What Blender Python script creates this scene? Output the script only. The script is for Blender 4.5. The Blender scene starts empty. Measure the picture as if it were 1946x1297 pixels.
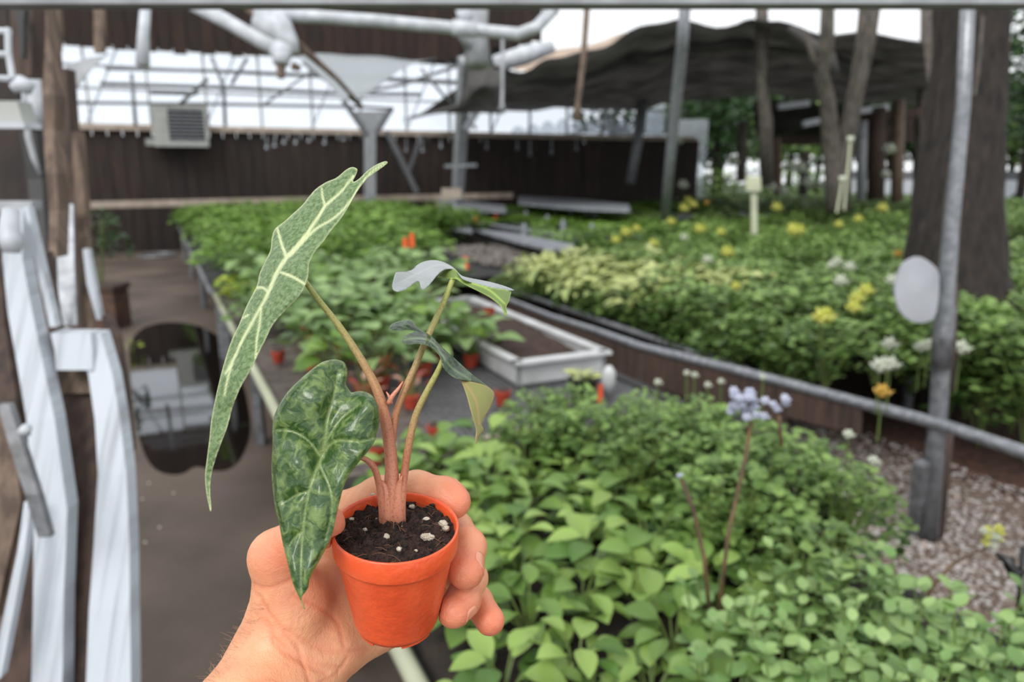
import bpy, bmesh, math, random
import numpy as np
from mathutils import Vector, Matrix, Quaternion
from mathutils.geometry import delaunay_2d_cdt
from mathutils.bvhtree import BVHTree
from mathutils.kdtree import KDTree
R = random.Random(11)
sc = bpy.context.scene
COL = sc.collection
# ---------------------------------------------------------------- camera, sky, sun, exposure
FPX = 1400.0; PITCH = math.radians(13.2); EYE = 1.6
CAM = Vector((0, 0, EYE))
cd = bpy.data.cameras.new('camera'); cam = bpy.data.objects.new('camera', cd); COL.objects.link(cam)
cam.location = CAM; cam.rotation_euler = (math.pi/2-PITCH, 0, 0)
cd.sensor_width = 36; cd.lens = FPX*36/1946
cd.clip_start = 0.02; cd.clip_end = 300
cd.dof.use_dof = True; cd.dof.focus_distance = 0.385; cd.dof.aperture_fstop = 7.4
sc.camera = cam
world = bpy.data.worlds.new('sky'); sc.world = world; world.use_nodes = True
wn = world.node_tree; wn.nodes.clear()
wo = wn.nodes.new('ShaderNodeOutputWorld'); wb = wn.nodes.new('ShaderNodeBackground')
wt = wn.nodes.new('ShaderNodeTexCoord'); wx = wn.nodes.new('ShaderNodeSeparateXYZ')
wr = wn.nodes.new('ShaderNodeValToRGB'); wnz = wn.nodes.new('ShaderNodeTexNoise'); wnz.inputs['Scale'].default_value = 2.0
wm = wn.nodes.new('ShaderNodeMix'); wm.data_type = 'RGBA'; wm.blend_type = 'MULTIPLY'; wm.inputs[0].default_value = .25
wn.links.new(wt.outputs['Generated'], wx.inputs[0]); wn.links.new(wx.outputs['Z'], wr.inputs[0])
wn.links.new(wt.outputs['Generated'], wnz.inputs[0])
wr.color_ramp.elements[0].position = 0.0; wr.color_ramp.elements[0].color = (.88, .91, .93, 1)
wr.color_ramp.elements[1].position = 0.6; wr.color_ramp.elements[1].color = (.92, .94, .96, 1)
wn.links.new(wr.outputs[0], wm.inputs[6]); wn.links.new(wnz.outputs[0], wm.inputs[7])
wn.links.new(wm.outputs[2], wb.inputs[0]); wb.inputs[1].default_value = 1.65
wn.links.new(wb.outputs[0], wo.inputs[0])
sl = bpy.data.lights.new('sun', 'SUN'); so = bpy.data.objects.new('sun', sl); COL.objects.link(so)
sl.energy = 2.6; sl.angle = math.radians(28); sl.color = (1, .98, .94)
so.rotation_euler = (math.radians(38), math.radians(-22), 0)
sc.view_settings.view_transform = 'Standard'; sc.view_settings.look = 'None'
sc.view_settings.gamma = 1; sc.view_settings.use_curve_mapping = False
sc.view_settings.exposure = 0.0
# ---------------------------------------------------------------- survey helpers
def ray(px, py):
    a = (px-973)/FPX; b = -(py-648.5)/FPX
    return Vector((a, math.cos(PITCH)+b*math.sin(PITCH), -math.sin(PITCH)+b*math.cos(PITCH)))
def P(px, py, d): return CAM+ray(px, py)*d
def G(px, py, z=0.0):
    r = ray(px, py); return CAM+r*((z-EYE)/r.z)
TH = math.radians(25.6)
DS = Vector((-math.sin(TH), math.cos(TH), 0)); DT = Vector((math.cos(TH), math.sin(TH), 0))
def W(s, t, z=0.0): return DS*s+DT*t+Vector((0, 0, z))
def ST(p): return p.dot(DS), p.dot(DT)
def S(px, py, s):                     # ray against the plane across the rows at distance s
    r = ray(px, py); k = (s-CAM.dot(DS))/r.dot(DS); return CAM+r*k
def PIX(p):
    q = p-CAM; f = Vector((0, math.cos(PITCH), -math.sin(PITCH))); u = Vector((0, math.sin(PITCH), math.cos(PITCH)))
    d = q.dot(f)
    if d <= .01: return None
    return 973+q.x/d*FPX, 648.5-q.dot(u)/d*FPX, d
# ---------------------------------------------------------------- tagging and mesh building
def tag(o, label, cat, group=None, kind=None):
    if label: o['label'] = label
    if cat: o['category'] = cat
    if group: o['group'] = group
    if kind: o['kind'] = kind
    return o
def thing(name, label, cat, loc, group=None):
    o = bpy.data.objects.new(name, None); o.empty_display_size = .05
    COL.objects.link(o); o.location = loc
    return tag(o, label, cat, group)
class MB:
    def __init__(self): self.v = []; self.f = []; self.m = []; self.t = []
    def add(self, vs, fs, mi=0, tint=None):
        n = len(self.v); self.v += [Vector(x) for x in vs]
        tt = R.random() if tint is None else tint
        for f in fs: self.f.append(tuple(i+n for i in f)); self.m.append(mi); self.t.append(tt)
        return self
    def beam(self, a, b, w, h, up=Vector((0, 0, 1)), mi=0, taper=1.0):
        a = Vector(a); b = Vector(b); d = (b-a).normalized()
        if abs(d.dot(up)) > .97: up = Vector((0, -1, 0)) if abs(d.y) < .9 else Vector((1, 0, 0))
        x = d.cross(up).normalized(); y = x.cross(d).normalized()
        vs = []
        for p, k in ((a, 1), (b, taper)):
            for i, j in ((-1, -1), (1, -1), (1, 1), (-1, 1)): vs.append(p+x*(w/2*i*k)+y*(h/2*j*k))
        return self.add(vs, [(3, 2, 1, 0), (4, 5, 6, 7), (0, 1, 5, 4), (1, 2, 6, 5), (2, 3, 7, 6), (3, 0, 4, 7)], mi)
    def tube(self, pts, r, n=8, mi=0, wob=0.0):
        pts = [Vector(p) for p in pts]; m = len(pts)
        rs = r if isinstance(r, (list, tuple)) else [r]*m
        vs = []; px_ = None
        for i, p in enumerate(pts):
            d = (pts[min(i+1, m-1)]-pts[max(i-1, 0)]).normalized()
            if px_ is None:
                x = d.cross(Vector((.31, .17, .93)))
                if x.length < .2: x = d.cross(Vector((1, 0, 0)))
            else: x = px_-d*px_.dot(d)
            x.normalize(); px_ = x; y = x.cross(d)
            for k in range(n):
                a = 2*math.pi*k/n; q = rs[i]*(1+wob*R.uniform(-1, 1))
                vs.append(p+(x*math.cos(a)+y*math.sin(a))*q)
        fs = []
        for i in range(m-1):
            for k in range(n):
                fs.append((i*n+k, i*n+(k+1) % n, (i+1)*n+(k+1) % n, (i+1)*n+k))
        fs.append(tuple(range(n-1, -1, -1))); fs.append(tuple((m-1)*n+k for k in range(n)))
        return self.add(vs, fs, mi)
    def build(self, name, mats, parent=None, smooth=False, kind=None, origin=None, label=None, recalc=True):
        me = bpy.data.meshes.new(name)
        if origin is None:
            if parent is not None: origin = Vector(parent.location) if parent.parent is None else ORG[parent.name]
            else:
                xs = [p.x for p in self.v]; ys = [p.y for p in self.v]; zs = [p.z for p in self.v]
                origin = Vector(((min(xs)+max(xs))/2, (min(ys)+max(ys))/2, min(zs)))
        base = origin
        me.from_pydata([tuple(p-base) for p in self.v], [], self.f)
        if not isinstance(mats, (list, tuple)): mats = [mats]
        for q in mats: me.materials.append(q)
        if len(mats) > 1: me.polygons.foreach_set('material_index', self.m)
        at = me.attributes.new('tint', 'FLOAT', 'FACE'); at.data.foreach_set('value', self.t)
        if smooth: me.polygons.foreach_set('use_smooth', [True]*len(self.f))
        me.update()
        if recalc:
            bm = bmesh.new(); bm.from_mesh(me); bmesh.ops.recalc_face_normals(bm, faces=bm.faces); bm.to_mesh(me); bm.free()
        o = bpy.data.objects.new(name, me); COL.objects.link(o)
        if parent is None: o.location = origin
        else: o.parent = parent
        ORG[o.name] = Vector(base)
        if kind: o['kind'] = kind
        if label: o['label'] = label
        return o
ORG = {}
def single(mb, name, mats, label, cat, group=None, **k):
    return tag(mb.build(name, mats, **k), label, cat, group)
def struct(mb, name, mats, **k):
    o = mb.build(name, mats, **k); o['kind'] = 'structure'; return o
KIDS = {}
def kids(o):
    return list(o.children)
def copy_tree(o, loc=None, rz=0, scale=1, label=None, group=None, parent=None):
    c = o.copy(); COL.objects.link(c)
    if parent is not None: c.parent = parent
    else:
        c.location = loc; c.rotation_euler = (0, 0, rz); c.scale = (scale,)*3
        if label: c['label'] = label
        if group: c['group'] = group
    for k in kids(o): copy_tree(k, parent=c)
    return c
# ---------------------------------------------------------------- materials
def L(r, g, b): # sRGB 0-255 to linear
    f = lambda c: ((c/255+.055)/1.055)**2.4 if c/255 > .04045 else c/255/12.92
    return (f(r), f(g), f(b), 1)
def mk(name, c1, c2=None, rough=.6, metal=0, scale=6, detail=4, stretch=(1, 1, 1), bump=0, bscale=None, contrast=(.35, .65), tint=None, tr=0, spec=.5, objrand=0, coat=0):
    m = bpy.data.materials.new(name); m.use_nodes = True; nt = m.node_tree; N = nt.nodes; K = nt.links
    b = N['Principled BSDF']; out = N['Material Output']
    b.inputs['Roughness'].default_value = rough; b.inputs['Metallic'].default_value = metal
    b.inputs['Specular IOR Level'].default_value = spec; b.inputs['Coat Weight'].default_value = coat
    tc = N.new('ShaderNodeTexCoord'); mp = N.new('ShaderNodeMapping'); mp.inputs['Scale'].default_value = stretch
    K.new(tc.outputs['Object'], mp.inputs[0])
    nz = N.new('ShaderNodeTexNoise'); nz.inputs['Scale'].default_value = scale; nz.inputs['Detail'].default_value = detail
    K.new(mp.outputs[0], nz.inputs[0])
    col = None
    if c2 is None: c2 = tuple(min(1, x*.75) for x in c1[:3])+(1,)
    rp = N.new('ShaderNodeValToRGB'); rp.color_ramp.elements[0].position = contrast[0]; rp.color_ramp.elements[1].position = contrast[1]
    rp.color_ramp.elements[0].color = c1; rp.color_ramp.elements[1].color = c2
    K.new(nz.outputs[0], rp.inputs[0]); col = rp.outputs[0]
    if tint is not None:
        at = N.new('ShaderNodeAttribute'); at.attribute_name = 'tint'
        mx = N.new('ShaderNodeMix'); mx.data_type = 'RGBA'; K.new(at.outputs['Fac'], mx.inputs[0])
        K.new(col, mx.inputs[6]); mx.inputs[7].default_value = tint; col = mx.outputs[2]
    if objrand:
        oi = N.new('ShaderNodeObjectInfo'); hs = N.new('ShaderNodeHueSaturation')
        mr = N.new('ShaderNodeMapRange'); mr.inputs[3].default_value = 1-objrand; mr.inputs[4].default_value = 1+objrand
        K.new(oi.outputs['Random'], mr.inputs[0]); K.new(mr.outputs[0], hs.inputs['Value']); K.new(col, hs.inputs['Color']); col = hs.outputs[0]
    K.new(col, b.inputs['Base Color'])
    if bump:
        nb = N.new('ShaderNodeTexNoise'); nb.inputs['Scale'].default_value = bscale or scale*3; nb.inputs['Detail'].default_value = 5
        K.new(mp.outputs[0], nb.inputs[0]); bp = N.new('ShaderNodeBump'); bp.inputs['Strength'].default_value = bump
        bp.inputs['Distance'].default_value = .01
        K.new(nb.outputs[0], bp.inputs['Height']); K.new(bp.outputs[0], b.inputs['Normal'])
    if tr:
        tl = N.new('ShaderNodeBsdfTranslucent'); K.new(col, tl.inputs[0]); ms = N.new('ShaderNodeMixShader'); ms.inputs[0].default_value = tr
        K.new(b.outputs[0], ms.inputs[1]); K.new(tl.outputs[0], ms.inputs[2]); K.new(ms.outputs[0], out.inputs[0])
    return m
M = {}
M['floor'] = mk('worn_brown_floor', L(90, 77, 68), L(62, 51, 44), .75, scale=1.3, bump=.3, bscale=40)
M['plank'] = mk('dark_brown_boards', L(44, 30, 24), L(22, 15, 12), .8, scale=3, stretch=(6, 6, .5), objrand=.25, bump=.3)
M['shingle'] = mk('rusty_brown_gable', L(50, 31, 22), L(28, 19, 16), .85, scale=5, stretch=(5, 5, .6), objrand=.3)
M['bark'] = mk('tree_bark', L(46, 37, 32), L(18, 14, 12), .9, scale=6, stretch=(5, 5, .4), bump=.9, bscale=14)
M['greybark'] = mk('grey_branch_bark', L(92, 86, 80), L(52, 47, 42), .9, scale=8, stretch=(4, 4, .6), bump=.6)
M['tanwood'] = mk('weathered_tan_wood', L(112, 94, 80), L(72, 58, 49), .8, scale=9, stretch=(4, 4, .4), bump=.3)
M['brownwood'] = mk('stained_brown_wood', L(72, 54, 45), L(44, 32, 27), .8, scale=9, stretch=(4, 4, .4), bump=.3)
M['whitewood'] = mk('peeling_white_paint', L(170, 176, 184), L(124, 126, 130), .6, scale=9, stretch=(7, .25, .25), bump=.3, contrast=(.5, .8))
M['ledge'] = mk('pale_beige_timber', L(168, 154, 142), L(140, 126, 114), .7, scale=6)
M['galv'] = mk('galvanised_steel', L(142, 145, 150), L(112, 115, 120), .42, .55, scale=30, bump=.1)
M['galvdull'] = mk('dull_grey_steel', L(112, 114, 118), L(82, 82, 84), .5, .3, scale=24, bump=.1)
M['whitemetal'] = mk('white_painted_metal', L(186, 190, 196), L(160, 164, 170), .5, scale=12)
M['palemetal'] = mk('pale_grey_frame', L(150, 152, 156), L(126, 128, 132), .55, scale=12)
M['acshell'] = mk('grey_white_casing', L(152, 154, 150), L(138, 140, 136), .5, scale=8)
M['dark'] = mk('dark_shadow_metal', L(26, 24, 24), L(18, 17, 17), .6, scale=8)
M['black'] = mk('black_plastic', L(22, 22, 23), L(16, 16, 17), .4, scale=8)
M['shade'] = mk('shade_cloth', L(128, 126, 124), L(96, 94, 93), .9, scale=1.6, bump=.5, bscale=6, tr=.6)
M['tan'] = mk('tan_canvas', L(170, 150, 132), L(150, 130, 116), .8, scale=5)
M['soil'] = mk('brown_potting_soil', L(66, 44, 34), L(30, 19, 15), .95, scale=40, bump=1, bscale=120)
M['dirt'] = mk('dark_bed_soil', L(44, 34, 26), L(22, 16, 12), .95, scale=20, bump=.8)
M['mulch'] = mk('red_brown_mulch', L(84, 52, 38), L(40, 26, 20), .95, scale=30, bump=1, bscale=70)
M['stone'] = mk('pale_gravel_stone', L(150, 132, 122), L(92, 78, 70), .85, scale=9, tint=L(172, 168, 166), contrast=(.3, .7))
M['gravelbed'] = mk('gravel_ground', L(116, 96, 84), L(66, 54, 46), .9, scale=60, bump=.8)
M['road'] = mk('light_grey_road', L(150, 148, 150), L(128, 126, 128), .8, scale=2)
M['grassy'] = mk('grass_ground', L(62, 78, 44), L(36, 48, 26), .95, scale=3, bump=.6)
M['orange'] = mk('orange_plastic', L(206, 78, 40), L(190, 66, 34), .4, scale=8)
M['redpot'] = mk('terracotta_red_plastic', L(168, 62, 38), L(128, 44, 28), .5, scale=8)
M['trayw'] = mk('white_tray_plastic', L(186, 188, 190), L(160, 160, 160), .4, scale=6)
M['silver'] = mk('silver_tray_film', L(168, 172, 180), L(110, 112, 118), .35, .2, scale=25)
M['cream'] = mk('cream_pipe', L(170, 174, 146), L(146, 148, 128), .4, scale=3)
def leafm(name, a, b, tint, rough=.45, tr=.25, rnd=.18, **k):
    return mk(name, a, b, rough, scale=7, tint=tint, tr=tr, objrand=rnd, **k)
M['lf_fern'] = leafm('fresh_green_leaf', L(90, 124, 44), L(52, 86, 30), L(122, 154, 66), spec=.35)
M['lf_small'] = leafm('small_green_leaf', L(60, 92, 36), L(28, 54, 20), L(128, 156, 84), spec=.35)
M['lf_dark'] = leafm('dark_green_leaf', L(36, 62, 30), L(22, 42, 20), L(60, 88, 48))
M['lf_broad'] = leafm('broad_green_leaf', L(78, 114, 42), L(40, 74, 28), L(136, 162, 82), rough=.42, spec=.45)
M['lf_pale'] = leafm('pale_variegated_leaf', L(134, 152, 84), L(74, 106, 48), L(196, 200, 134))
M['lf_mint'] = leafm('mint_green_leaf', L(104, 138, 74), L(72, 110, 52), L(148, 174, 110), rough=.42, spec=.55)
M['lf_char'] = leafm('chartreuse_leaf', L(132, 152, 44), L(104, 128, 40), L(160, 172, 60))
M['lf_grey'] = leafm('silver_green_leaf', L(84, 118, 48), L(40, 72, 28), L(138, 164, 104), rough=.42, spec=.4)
M['stem'] = mk('green_stem', L(100, 118, 58), L(76, 92, 46), .5, scale=8)
M['woodstem'] = mk('brown_stem', L(96, 74, 44), L(60, 44, 30), .7, scale=20)
M['yel'] = mk('yellow_petal', L(210, 206, 104), L(218, 212, 130), .6, scale=9, tr=.25, tint=L(190, 196, 90))
M['amber'] = mk('amber_petal', L(206, 172, 80), L(188, 150, 70), .6, scale=9, tr=.2)
M['wht'] = mk('white_petal', L(206, 208, 196), L(190, 196, 176), .6, scale=9, tr=.2)
M['lav'] = mk('pale_lilac_petal', L(206, 208, 222), L(184, 188, 210), .6, scale=9, tr=.2)
M['redleaf'] = leafm('red_pink_leaf', L(150, 62, 48), L(110, 60, 44), L(170, 140, 120))
def transl(name, colr, ft=.5):
    m = bpy.data.materials.new(name); m.use_nodes = True; nt = m.node_tree; N = nt.nodes
    b = N['Principled BSDF']; b.inputs['Base Color'].default_value = colr; b.inputs['Roughness'].default_value = .35
    t = N.new('ShaderNodeBsdfTransparent'); t.inputs[0].default_value = (.95, .97, 1, 1)
    tl = N.new('ShaderNodeBsdfTranslucent'); tl.inputs[0].default_value = colr
    a = N.new('ShaderNodeMixShader'); a.inputs[0].default_value = .6
    c = N.new('ShaderNodeMixShader'); c.inputs[0].default_value = ft
    nt.links.new(b.outputs[0], a.inputs[1]); nt.links.new(tl.outputs[0], a.inputs[2])
    nt.links.new(a.outputs[0], c.inputs[1]); nt.links.new(t.outputs[0], c.inputs[2])
    nt.links.new(c.outputs[0], N['Material Output'].inputs[0]); return m
M['rollw'] = transl('white_clear_plastic_roll', L(225, 230, 236), .72)
M['pane'] = transl('clear_greenhouse_pane', L(225, 232, 240), .86)
M['film'] = transl('cloudy_plastic_film', L(200, 204, 210), .2)
def water():
    m = bpy.data.materials.new('still_water'); m.use_nodes = True; nt = m.node_tree; N = nt.nodes
    b = N['Principled BSDF']; b.inputs['Base Color'].default_value = L(22, 18, 16); b.inputs['Roughness'].default_value = .04
    b.inputs['IOR'].default_value = 1.6; b.inputs['Specular IOR Level'].default_value = .9
    tc = N.new('ShaderNodeTexCoord'); nz = N.new('ShaderNodeTexNoise'); nz.inputs['Scale'].default_value = 3
    bp = N.new('ShaderNodeBump'); bp.inputs['Strength'].default_value = .05; bp.inputs['Distance'].default_value = .01
    nt.links.new(tc.outputs['Object'], nz.inputs[0]); nt.links.new(nz.outputs[0], bp.inputs['Height']); nt.links.new(bp.outputs[0], b.inputs['Normal'])
    return m
M['water'] = water()
# ================================================================ setting: ground
Z = Vector((0, 0, 1))
def slab(pts, z0, z1, mb=None):
    mb = mb or MB(); n = len(pts)
    vs = [Vector((p.x, p.y, z0)) for p in pts]+[Vector((p.x, p.y, z1)) for p in pts]
    fs = [tuple(range(n-1, -1, -1)), tuple(range(n, 2*n))]+[(i, (i+1) % n, (i+1) % n+n, i+n) for i in range(n)]
    return mb.add(vs, fs)
struct(slab([W(-3, -8), W(-3, 2.3), W(17, 2.3), W(17, -8)], -.12, 0), 'floor', M['floor'])
struct(slab([W(-3, 2.3), W(-3, 3.75), W(4.2, 3.75), W(4.2, 2.3)], -.12, -.012), 'floor_gravel', M['gravelbed'])
struct(slab([W(-3, 3.75), W(-3, 60), W(60, 60), W(60, -30), W(17, -30), W(17, 2.3), W(4.2, 2.3), W(4.2, 3.75)], -.14, -.02), 'floor_bed', M['mulch'])
struct(slab([W(11, 14), W(2, 26), W(60, 60), W(60, 22), W(19, 16)], -.02, 0.0), 'floor_lawn', M['grassy'])
struct(slab([G(1500, 402), G(1500, 440), G(1960, 452), G(2150, 430), G(2150, 392), G(1900, 392)], 0.0, .03), 'floor_road', M['road'])
mb = MB()
oct_v = [(1, 0, 0), (0, 1, 0), (-1, 0, 0), (0, -1, 0), (0, 0, 1), (0, 0, -1)]
oct_f = [(0, 1, 4), (1, 2, 4), (2, 3, 4), (3, 0, 4), (1, 0, 5), (2, 1, 5), (3, 2, 5), (0, 3, 5)]
for i in range(15000):
    s = R.uniform(.2, 3.6); t = 2.28+1.6*R.random()
    if t > 3.55 and R.random() < .6: continue
    r = R.uniform(.005, .014)*(1.5 if R.random() < .1 else 1); c = W(s, t, -.012+r*.3)
    a = R.random()*6.3; q = [Vector((x*r*R.uniform(.7, 1.4), y*r*R.uniform(.7, 1.2), z*r*.6)) for x, y, z in oct_v]
    m3 = Matrix.Rotation(a, 3, 'Z'); mb.add([c+m3 @ v for v in q], oct_f)
tag(mb.build('gravel', M['stone'], smooth=True, recalc=False), 'loose pale gravel covering the ground under the steel rail', 'gravel', kind='stuff')
# puddle
mb = MB(); pl = [(248, 700), (244, 660), (262, 628), (300, 614), (345, 613), (395, 625), (432, 655), (452, 700), (470, 760), (478, 820), (462, 868), (440, 893), (405, 898), (372, 884), (345, 905), (300, 900), (275, 870), (255, 800)]
def smoothloop(pl, it=2):
    for _ in range(it):
        o = []
        for i, a in enumerate(pl):
            b = pl[(i+1) % len(pl)]; o += [tuple(a[k]*.75+b[k]*.25 for k in range(len(a))), tuple(a[k]*.25+b[k]*.75 for k in range(len(a)))]
        pl = o
    return pl
slab([G(x, y) for x, y in smoothloop(pl)], .0, .004, mb)
single(mb, 'puddle', M['water'], 'still dark puddle on the brown floor reflecting the bright windows', 'puddle')
# small blossoms / pebbles fallen on the floor near the camera
for k, (x, y) in enumerate([(283, 919), (271, 949), (330, 938), (276, 1031), (304, 1003)]):
    mb = MB(); c = G(x, y, .004); mb.add([c+Vector((vx*.009, vy*.007, vz*.005)) for vx, vy, vz in oct_v], oct_f)
    single(mb, 'fallen_petal', M['wht'], 'tiny pale petal fallen on the brown floor below the puddle', 'petal', 'petals fallen on the floor', smooth=True)
# ================================================================ back wall (plane s = SW)
SW = 16.3
wall = bpy.data.objects.new('wall_back', None); COL.objects.link(wall); wall.location = W(SW, 5, 0); wall['kind'] = 'structure'
pw = .255; t = -6.0
while t < 13.2:
    mb = MB(); w = pw-.012
    mb.beam(W(SW+R.uniform(-.012, .012), t+w/2, 0), W(SW+R.uniform(-.01, .01), t+w/2, 2.32), w, .03, up=DS)
    mb.build('plank', M['plank'], wall); t += pw
MB().beam(W(SW+.05, -6, 1.1), W(SW+.05, 13.2, 1.1), .02, 2.2).build('backing', M['dark'], wall)
t = -6.0                                             # upper brown gable boards with a ragged lower end at right
def gable_bottom(t): return 3.72+.03*max(0, t-1)
def gable_top(t): return 6.3
while t < 8.5:
    mb = MB(); w = .24; bz = gable_bottom(t)+(R.uniform(0, .05) if t < 6 else .18*(t-6)+R.uniform(0, .2))
    tz = 4.72+.085*t if False else 5.1+.02*t
    if bz < tz: mb.beam(W(SW-.1+R.uniform(-.015, .015), t+w/2, bz), W(SW-.1, t+w/2, tz+R.uniform(0, .12)), w, .03, up=DS); mb.build('gable_board', M['shingle'], wall)
    t += .255
MB().beam(W(SW+.02, -6, 4.45), W(SW+.02, 8.0, 4.5), .02, 1.3).build('backing', M['dark'], wall)  # dark sheet added to stop sky light showing between the gable boards
# sill and head
MB().beam(W(SW-.04, -6, 2.36), W(SW-.04, 13.2, 2.36), .16, .11).build('trim_sill', M['ledge'], wall)
# roofline pieces along the gable
cl = bpy.data.objects.new('window_1', None); COL.objects.link(cl); cl.location = W(SW, 5, 2.4); cl['kind'] = 'structure'
mull = [-6+1.02*i for i in range(19)]
for i, t in enumerate(mull[:-1]):
    for z0, z1 in ((2.42, 3.05), (3.05, 3.45), (3.45, 4.35)):
        if t > 7 and z0 > 3: continue
        mb = MB(); mb.beam(W(SW+.01, t+.03, (z0+z1)/2), W(SW+.01, t+.99, (z0+z1)/2), .008, z1-z0-.03).build('pane', M['pane'], cl)
for t in mull:
    MB().beam(W(SW, t, 2.4), W(SW, t, 4.4 if t < 7 else 3.05), .045, .05, up=DS).build('mullion', M['palemetal'], cl)
for z in (3.05, 3.45):
    MB().beam(W(SW-.01, -6, z), W(SW-.01, 8 if z > 3.1 else 13, z), .05, .045).build('glazing_bar', M['palemetal'], cl)
for i in range(5):   # diagonal cross braces behind the panes
    t = -1+2.1*i
    MB().beam(W(SW+.3, t, 2.4), W(SW+.3, t+.9, 4.3), .03, .03).build('brace_bar', M['palemetal'], cl)
# long pale timber rail in front of the wall
r0 = W(15.45, -6, .93); r1 = W(15.45, 7.4, 1.0)
t = thing('timber_rail', 'long pale beige timber rail running in front of the dark board wall', 'rail', W(15.45, 0, 0))
MB().beam(r0, r1, .12, .12).build('rail_board', M['ledge'], t)
for tt in (-4.5, -1.9, .9, 3.2, 5.6): MB().beam(W(15.45, tt, 0), W(15.45, tt, .9), .08, .08).build('post', M['ledge'], t)
# white box added in place of the bright doorway opening at the path end
t = thing('bright_doorway_box', 'white box standing in for the bright doorway at the far end of the path', 'box', G(298, 462))
c = G(298, 462); MB().beam(c+DT*-.42+Z*.42, c+DT*.36+Z*.42, .35, .74).build('body', M['whitemetal'], t)
MB().beam(c+DT*-.45+Z*.07, c+DT*.39+Z*.07, .4, .1).build('base', M['whitemetal'], t)
MB().beam(c+DT*-.45+Z*.81, c+DT*.39+Z*.81, .38, .04).build('lid', M['trayw'], t)
c = G(300, 487); mb = MB(); mb.tube([c+DT*.33*math.cos(a)+DS*.33*math.sin(a)+Z*.02 for a in [i*math.pi/8 for i in range(17)]], .022, 6)
single(mb, 'coiled_hose', M['galv'], 'grey coil of hose lying on the path before the white box', 'hose', smooth=True)
c = G(212, 452); tt = thing('white_post', 'short white post behind the dark potted shrub left of the path', 'post', c)
MB().beam(c, S(190, 385, ST(c)[0]), .12, .12).build('shaft', M['cream'], tt)
MB().beam(c, c+Z*.08, .2, .2).build('foot', M['cream'], tt)
# ventilation unit on the wall
v = S(340, 280, 15.9); t = thing('wall_air_unit', 'grey white louvred air unit mounted on the dark board wall', 'air unit', Vector((v.x, v.y, v.z)))
a0 = S(290, 238, 15.9); a1 = S(394, 238, 15.9); ht = (S(290, 200, 15.9)-S(290, 280, 15.9)).length
w = (a1-a0).length; zc = a0.z
fr = W(15.9, 0, 0); c0 = ST(a0)[1]; c1 = ST(a1)[1]
mb = MB()
mb.beam(W(16.1, c0, zc), W(16.1, c1, zc), .3, ht)
mb.build('casing', M['acshell'], t)
L0 = c0+w*.28; L1 = c1-.05
for a, b, hh, z in ((c0, L0, ht, zc), (L1, c1, ht, zc), (L0, L1, .1, zc-ht/2+.05), (L0, L1, .07, zc+ht/2-.035)):
    MB().beam(W(15.92, a, z), W(15.92, b, z), .06, hh).build('front_frame', M['acshell'], t)
MB().beam(W(15.943, L0, zc), W(15.943, L1, zc), .005, ht*.85).build('dark_recess', M['dark'], t)
n = 9
for i in range(n):
    z = zc-ht/2+.13+(ht-.22)*i/(n-1)
    MB().beam(W(15.92, L0, z), W(15.92, L1, z), .03, .022).build('louvre', M['galv'], t)
MB().beam(W(16.05, c0-.15, zc-ht*.4), W(16.05, c0, zc-ht*.4), .08, .12).build('bracket', M['acshell'], t)
# glass drip tubes hanging under the wall sill
for x, l in [(507, 24), (522, 20), (540, 14), (562, 14), (587, 10), (617, 14), (653, 6), (772, 26), (803, 26), (838, 18), (925, 20), (983, 20), (1007, 32), (1048, 28), (1095, 20)]:
    a = S(x, 259+(x-500)*.012, 15.6); b = S(x, 259+l+(x-500)*.012, 15.6)
    mb = MB(); mb.tube([a, b], [.012, .02], 6)
    mb.tube([b, b+Z*.05], [.042, .03], 6)
    single(mb, 'hanging_hook', M['galv'], 'small grey hook hanging in a row below the wall sill', 'hook', 'hooks below the wall sill')
# ================================================================ steel posts and overhead frame
def post(name, label, pts, w, mat, cat='post', n=8, group=None, smooth=True, foot=None):
    t = thing(name, label, cat, Vector((pts[-1].x, pts[-1].y, pts[-1].z)), group)
    MB().tube(pts, w, n).build('shaft', M[mat] if isinstance(mat, str) else mat, t, smooth=smooth)
    if foot: MB().tube([pts[-1]+Z*.02, pts[-1]], foot, n).build('foot_flange', M[mat], t)
    return t
p = G(865, 440, .6); s0 = ST(p)[0]
t = thing('steel_frame_post', 'tall square galvanised post right of centre standing among the far benches', 'post', G(862, 470, 0))
MB().beam(S(884, 112, s0), G(864, 470, 0)+(p-G(864, 470, 0))*.0, .17, .17, up=DS).build('shaft', M['palemetal'], t)
a = S(882, 250, s0); b = S(934, 168, s0-.2)
MB().beam(S(884, 248, s0-.1), S(934, 165, s0-.1), .1, .08, up=DS).build('brace', M['galv'], t)
MB().beam(S(845, 316, s0-.1), S(905, 314, s0-.1), .05, .05).build('cross_bolt', M['galv'], t)
MB().beam(S(858, 378, s0-.05), S(858, 358, s0-.05), .3, .1, up=DS).build('clamp', M['ledge'], t)
s1 = 15.0
t = thing('funnel_top_post', 'grey post with funnel shaped gusset top behind the tall veined leaf', 'post', S(703, 420, s1))
MB().beam(S(703, 252, s1), S(703, 430, s1), .2, .14, up=DS).build('shaft', M['palemetal'], t)
mb = MB(); q = [S(672, 212, s1), S(742, 210, s1), S(713, 255, s1), S(694, 255, s1)]
mb.add(q+[x+DS*.12 for x in q], [(0, 1, 2, 3), (7, 6, 5, 4), (0, 4, 5, 1), (1, 5, 6, 2), (2, 6, 7, 3), (3, 7, 4, 0)]); mb.build('gusset', M['palemetal'], t)
MB().beam(S(652, 190, s1-.05), S(697, 256, s1-.05), .09, .09, up=DS).build('brace', M['galvdull'], t)
MB().beam(S(745, 205, s1-.05), S(714, 256, s1-.05), .09, .09, up=DS).build('brace', M['galvdull'], t)
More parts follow.
